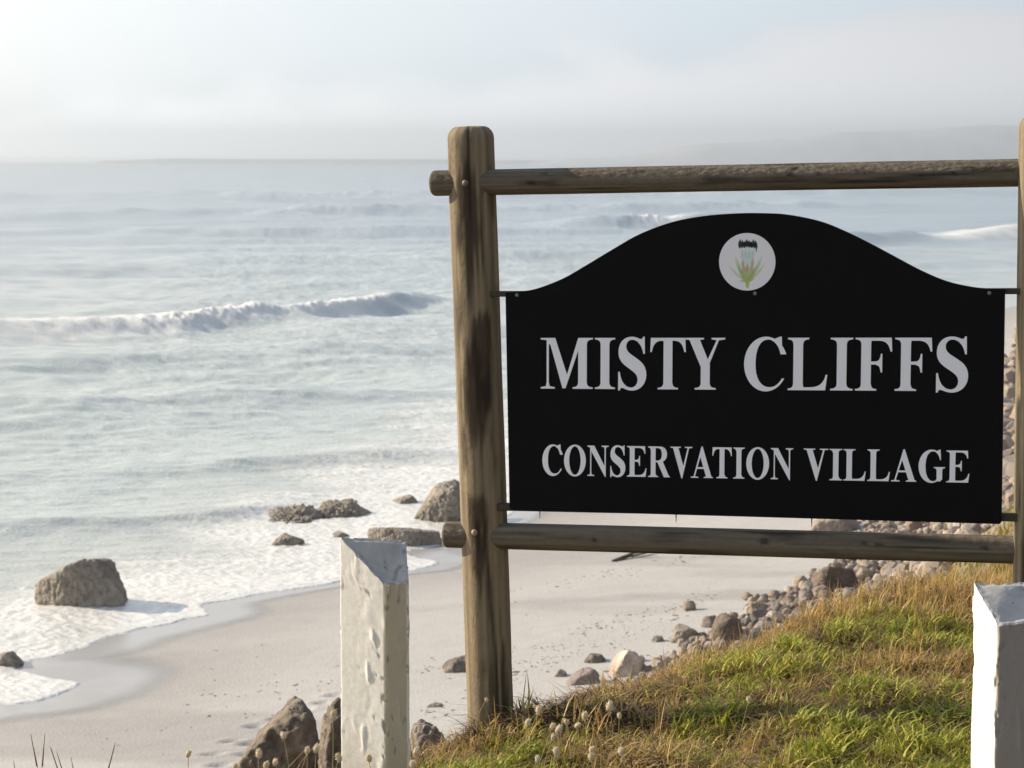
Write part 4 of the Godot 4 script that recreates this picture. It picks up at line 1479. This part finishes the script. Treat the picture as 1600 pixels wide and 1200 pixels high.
func _grass() -> void:
	var gm := vmat(0.55, 0.3)
	gm.backlight_enabled = true
	gm.backlight = Color(0.75, 0.75, 0.6)
	gm.cull_mode = BaseMaterial3D.CULL_DISABLED
	var green := []
	var straw := []
	var tall := []
	var thatch := []
	for k in 4: green.append(tuft(6, 0.030, 0.025, 0.064, 0.0052, 0.9, 0.35))
	for k in 3: straw.append(tuft(6, 0.030, 0.025, 0.068, 0.0034, 1.2, 0.4))
	for k in 3: tall.append(tuft(5, 0.025, 0.05, 0.105, 0.0030, 0.5, 0.15))
	for k in 3: thatch.append(tuft(14, 0.04, 0.02, 0.06, 0.0035, 2.4, 0.6))
	var t_green := []
	var c_green := []
	var t_straw := []
	var c_straw := []
	var t_tall := []
	var c_tall := []
	var t_thatch := []
	var c_thatch := []
	var n := 0
	while n < 62000:
		n += 1
		var z := rng.randf_range(-12.5, -4.0)
		var x := rng.randf_range(-1.2, 3.6)
		if n > 30000:   # the far and outer ground is thinner
			z = rng.randf_range(-9.2, -5.0)
			x = rng.randf_range(-0.5, 2.3)
		var t := seaward(x, z)
		if t > (0.45 if x < 1.1 else 1.3): continue
		var y := bank_slope(x, z, t)
		var patch := noise_a.get_noise_2d(x * 75.0 + 40.0, z * 75.0) + 0.5 * noise_b.get_noise_2d(x * 220.0, z * 220.0)
		var brink := sstep(-0.4, 0.1, t) * 0.35
		var far := sstep(-6.7, -7.5, z) * 0.3
		var dry := 0.47 + 1.5 * patch + 0.30 * sstep(0.9, 1.8, x) + brink + far
		# matted dead grass, painting part of the post's shadow; one clump before it
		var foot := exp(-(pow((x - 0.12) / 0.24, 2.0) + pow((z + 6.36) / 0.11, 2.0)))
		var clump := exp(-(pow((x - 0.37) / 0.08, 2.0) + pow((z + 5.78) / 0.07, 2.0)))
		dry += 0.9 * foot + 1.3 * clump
		if rng.randf() < 0.75 * clump + 0.55 * foot and n % 3 > 0: continue
		var b := Basis.from_euler(Vector3(rng.randf_range(-0.2, 0.2), rng.randf() * TAU, rng.randf_range(-0.2, 0.2)))
		var sc := rng.randf_range(0.7, 1.25) * (1.0 + 0.8 * noise_b.get_noise_2d(x * 380.0 + 70.0, z * 380.0)) * (1.0 + 0.7 * foot + 0.8 * clump)
		var tr := Transform3D(b.scaled(Vector3.ONE * sc), Vector3(x, y, z))
		var r := rng.randf()
		if r < 0.22 + 0.4 * sstep(0.1, 0.4, noise_a.get_noise_2d(x * 160.0, z * 160.0 + 90.0)) + 0.4 * (foot + clump):
			t_thatch.append(tr)
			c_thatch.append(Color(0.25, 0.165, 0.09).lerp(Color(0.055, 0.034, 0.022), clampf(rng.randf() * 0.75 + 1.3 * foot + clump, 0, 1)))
		elif rng.randf() < dry:
			if rng.randf() < 0.05 + 0.6 * far and t > -1.2:
				t_tall.append(tr)
				c_tall.append(Color(0.58, 0.38, 0.18).lerp(Color(0.44, 0.33, 0.13), rng.randf()))
			else:
				t_straw.append(tr)
				c_straw.append(Color(0.60, 0.40, 0.22).lerp(Color(0.36, 0.30, 0.09), rng.randf()))
		else:
			t_green.append(tr)
			c_green.append(Color(0.19, 0.25, 0.028).lerp(Color(0.52, 0.49, 0.10), rng.randf()))
	# rough growth further along the brink, where the bank runs on beside the beach
	for k in 9000:
		var z := rng.randf_range(-34.0, -9.0)
		var x := rng.randf_range(1.6, 14.0)
		var t := seaward(x, z)
		if t > 3.2 or t < -2.5: continue
		var p := Vector3(x, bank_slope(x, z, t), z)
		var b := Basis.from_euler(Vector3(0, rng.randf() * TAU, 0)).scaled(Vector3.ONE * rng.randf_range(1.5, 3.4))
		if noise_a.get_noise_2d(x * 40.0, z * 40.0) + rng.randfn(0.0, 0.15) > 0.05:
			t_green.append(Transform3D(b, p))
			c_green.append(Color(0.13, 0.17, 0.03).lerp(Color(0.30, 0.28, 0.08), rng.randf()))
		else:
			t_straw.append(Transform3D(b, p))
			c_straw.append(Color(0.46, 0.28, 0.13).lerp(Color(0.30, 0.23, 0.09), rng.randf()))
	sow("grass", green, t_green, c_green, gm)
	sow("dry_grass", straw, t_straw, c_straw, gm)
	sow("tall_dry_grass", tall, t_tall, c_tall, gm)
	var dm := vmat(0.8, 0.2)
	dm.cull_mode = BaseMaterial3D.CULL_DISABLED
	dm.backlight_enabled = true
	dm.backlight = Color(0.3, 0.3, 0.25)
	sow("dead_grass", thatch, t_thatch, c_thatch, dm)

func stalk_mesh(a: Vector3, b: Vector3, bend: Vector3, r0: float, r1: float, n := 8) -> ArrayMesh:
	var pos := PackedVector3Array()
	for k in n + 1:
		var t := float(k) / n
		var p := a.lerp(b, t) + bend * sin(t * PI)
		var r := lerpf(r0, r1, t)
		for i in 6: pos.append(p + Vector3(cos(TAU * i / 6) * r, 0, sin(TAU * i / 6) * r))
	return grid_mesh(pos, PackedColorArray(), 6, n + 1, true)

func _bunny_tails() -> void:
	# soft egg-shaped seed heads: a core and short hairs
	var heads := []
	for v in 3:
		var pos := PackedVector3Array()
		var nor := PackedVector3Array()
		var idx := PackedInt32Array()
		var col := PackedColorArray()
		var b := ico(2)
		var dirs: PackedVector3Array = b[0]
		for d in dirs:
			var p := Vector3(d.x * 0.0071, d.y * 0.0115, d.z * 0.0071) * (1.0 + 0.12 * noise_c.get_noise_3d(d.x * 3.0 + v, d.y * 3.0, d.z * 3.0))
			pos.append(p)
			nor.append(d)
			col.append(Color(0.66, 0.56, 0.43))
		var bi: PackedInt32Array = b[1]
		for q in range(0, bi.size(), 3): idx.append_array([bi[q], bi[q + 2], bi[q + 1]])
		for k in 210:
			var d := Vector3(rng.randfn(), rng.randfn(), rng.randfn()).normalized()
			var p := Vector3(d.x * 0.0067, d.y * 0.0108, d.z * 0.0067)
			var tip := p + (d + Vector3(0, 0.9, 0) + Vector3(rng.randfn(), rng.randfn(), rng.randfn()) * 0.2).normalized() * rng.randf_range(0.003, 0.0085)
			var sd := d.cross(Vector3(rng.randfn(), rng.randfn(), rng.randfn())).normalized() * 0.0007
			var o := pos.size()
			pos.append_array([p - sd, p + sd, tip])
			var hn := (tip - p).cross(sd).normalized()
			nor.append_array([hn, hn, hn])
			for q in 3: col.append(Color(0.80, 0.71, 0.57))
			idx.append_array([o, o + 1, o + 2])
		heads.append(arrays_mesh(pos, nor, col, idx))
	var hm := vmat(0.9, 0.2)
	hm.backlight_enabled = true
	hm.backlight = Color(0.5, 0.47, 0.4)
	var sm := mat(Color(0.30, 0.25, 0.12), 0.7, 0.3)
	var near_post := [Vector3(0.072, 0.075, -6.085), Vector3(0.042, 0.070, -5.974), Vector3(0.106, 0.072, -5.924), Vector3(0.122, 0.068, -5.911), Vector3(0.144, 0.070, -5.981), Vector3(0.195, 0.072, -6.039), Vector3(0.172, 0.070, -5.942),
		Vector3(0.107, 0.066, -5.837), Vector3(0.112, 0.062, -5.706), Vector3(0.203, 0.062, -5.723), Vector3(0.199, 0.061, -5.653), Vector3(0.064, 0.060, -5.636)]
	var by_bollard := [Vector3(-0.531, 0.219, -5.25), Vector3(-0.589, 0.175, -5.25), Vector3(-0.476, 0.183, -5.25), Vector3(-0.455, 0.187, -5.25), Vector3(-0.572, 0.149, -5.25), Vector3(-0.551, 0.155, -5.25), Vector3(-0.645, 0.145, -5.25), Vector3(-0.403, 0.166, -5.25), Vector3(-0.333, 0.165, -5.25), Vector3(-0.231, 0.149, -5.25)]
	var single := [
		[Vector3(0.264, 0.075, -6.132), "large bunny tail seed head beside the green grass blade, highest of those past the post", 1.35],
		[Vector3(0.275, 0.062, -5.706), "bunny tail seed head lying sideways in the grass above the dark clump", 1.0],
		[Vector3(0.287, 0.072, -6.039), "greyish bunny tail seed head just below the large one past the post", 0.8],
		[Vector3(0.631, 0.120, -6.026), "lone bunny tail seed head in the shaded grass under the middle of the sign", 0.9],
		[Vector3(-0.070, 0.075, -6.214), "small bright bunny tail seed head against the foot of the timber post", 0.6],
		[Vector3(-0.753, 0.175, -5.25), "lone bunny tail seed head against the sand, away from all the others", 0.9],
		[Vector3(-0.416, 0.271, -5.25), "tall bunny tail seed head against the edge of the white bollard", 0.7],
		[Vector3(-0.223, 0.181, -5.25), "bunny tail seed head in the dark tuft at the far side of the bollard", 1.0],
	]
	var all := []
	var said_post := ["highest of the cluster before the post, against the dead grass", "nearest the post's foot in the cluster before it", "plump one of a touching pair in the middle of the cluster", "slimmer one of the touching pair in the middle of the cluster",
		"upright in dark grass, just past the touching pair", "at the upper end of the cluster, away from the post", "between the touching pair and the cluster's upper end", "just under the touching pair of the cluster",
		"alone in green grass well below the touching pair", "upper of two close together, low in the grass past the cluster", "lower of two close together, low in the grass past the cluster", "lowest of the cluster, at the picture's bottom edge"]
	var said_bollard := ["tallest of those before the pointed boulder", "before the boulder's lower slope, alone on its stem", "one of a close pair beside the bollard, further from it", "one of a close pair beside the bollard, nearer to it", "lower one of two before the boulder's foot",
		"upper one of two before the boulder's foot", "furthest out of those before the boulder's foot", "at the bollard's near corner, beside its wide face", "in front of the middle of the bollard's foot", "past the bollard's narrow face at the bottom edge"]
	for p in near_post.size(): all.append([near_post[p], "bunny tail seed head " + said_post[p], rng.randf_range(0.9, 1.25), "bunny tails before the timber post"])
	for p in by_bollard.size(): all.append([by_bollard[p], "bunny tail seed head " + said_bollard[p], rng.randf_range(0.85, 1.1), "bunny tails round the white bollard"])
	for q in single: all.append([q[0], q[1], q[2], ""])
	var k := 0
	for q in all:
		var head: Vector3 = q[0]
		var g := bank_y(head.x, head.z) + 0.0
		var t := seaward(head.x, head.z)
		if t > 0.0: g = bank_slope(head.x, head.z, t)
		var root := Vector3(head.x + rng.randf_range(-0.04, 0.03), minf(g - 0.01, head.y - 0.05), head.z + rng.randf_range(-0.02, 0.03))
		var o := thing("bunny_tail", q[1], "grass flower", root, q[3])
		var rel := head - root
		obj("stem", stalk_mesh(Vector3.ZERO, rel, Vector3(rng.randf_range(-0.012, 0.012), 0, 0), 0.0011, 0.0008), sm, o)
		var h := obj("seed_head", heads[k % 3], hm, o, rel)
		h.rotation = Vector3(rng.randf_range(-0.5, 0.5), rng.randf() * TAU, rng.randf_range(-0.9, 0.7))
		h.scale = Vector3.ONE * q[2] * 0.86
		k += 1

func _stalks() -> void:
	# dry grass stalks that stand up from the brink of the bank
	var m := mat(Color(0.24, 0.165, 0.11), 0.8, 0.2)
	var pale := mat(Color(0.36, 0.27, 0.17), 0.8, 0.2)
	var list := [
		["pair of thin dry grass stalks against the sand in the bottom corner", Vector3(-1.10, 0.0, -5.3), [[-0.028, 0.205, 0.0], [0.004, 0.205, 0.0]], m],
		["drooping feathery dry grass stalk against the sand beside the thin pair", Vector3(-1.02, 0.0, -5.3), [[-0.062, 0.176, 0.0], [-0.045, 0.165, 0.01], [-0.015, 0.15, 0.0], [-0.05, 0.12, 0.0]], pale],
		["single dark slanting grass stalk against the sand", Vector3(-0.985, 0.0, -5.3), [[0.052, 0.183, 0.0]], m],
		["short dry grass stalk at the bottom corner of the picture", Vector3(-1.15, 0.0, -5.3), [[-0.02, 0.14, 0.0], [0.02, 0.12, 0.0]], m],
	]
	for q in list:
		var o := thing("dry_grass_stalk", q[0], "grass", Vector3(q[1].x, bank_slope(q[1].x, q[1].z, seaward(q[1].x, q[1].z)) - 0.02, q[1].z))
		for tip in q[2]:
			var rel := Vector3(tip[0], tip[1] - o.position.y, tip[2])
			obj("stalk", stalk_mesh(Vector3.ZERO, rel, Vector3(0.012 * signf(tip[0]) * -1.0, 0, 0), 0.0016, 0.0006), q[3], o)
			obj("ear", stalk_mesh(rel * 0.80 + Vector3(0.012 * signf(tip[0]) * -0.55, 0, 0), rel + Vector3(tip[0] * 0.05, 0.006, 0), Vector3.ZERO, 0.0022, 0.0005, 5), q[3], o)
	# dark wiry blades beside the bollard, and dry blades before the boulder
	var tm := mat(Color(0.055, 0.065, 0.028), 0.7, 0.3)
	tm.cull_mode = BaseMaterial3D.CULL_DISABLED
	var dt := thing("grass_tuft", "dark wiry grass tuft at the foot of the white bollard, toward the post", "grass", Vector3(-0.215, 0.0, -5.5))
	for k in 26:
		var pos := PackedVector3Array()
		var nor := PackedVector3Array()
		var idx := PackedInt32Array()
		var a := rng.randf_range(-0.5, 1.0)
		blade(pos, nor, idx, Vector3(rng.randf_range(-0.05, 0.02), -0.02, rng.randf_range(-0.03, 0.03)), rng.randf_range(0.08, 0.19), Vector3(a, 0, rng.randf_range(-0.3, 0.3)) * 0.6, 0.0038, 0.1, 4)
		obj("blade", arrays_mesh(pos, nor, PackedColorArray(), idx), tm, dt)
	var bt := thing("grass_tuft", "loose tuft of dry brown grass blades before the pointed boulder", "grass", Vector3(-0.53, -0.03, -5.32))
	for k in 14:
		var pos := PackedVector3Array()
		var nor := PackedVector3Array()
		var idx := PackedInt32Array()
		var a := rng.randf_range(-0.6, 0.9)
		blade(pos, nor, idx, Vector3(rng.randf_range(-0.12, 0.09), -0.02, rng.randf_range(-0.03, 0.03)), rng.randf_range(0.10, 0.27), Vector3(a, 0, rng.randf_range(-0.3, 0.3)) * 0.55, 0.0036, 0.1, 4)
		obj("blade", arrays_mesh(pos, nor, PackedColorArray(), idx), pale, bt)
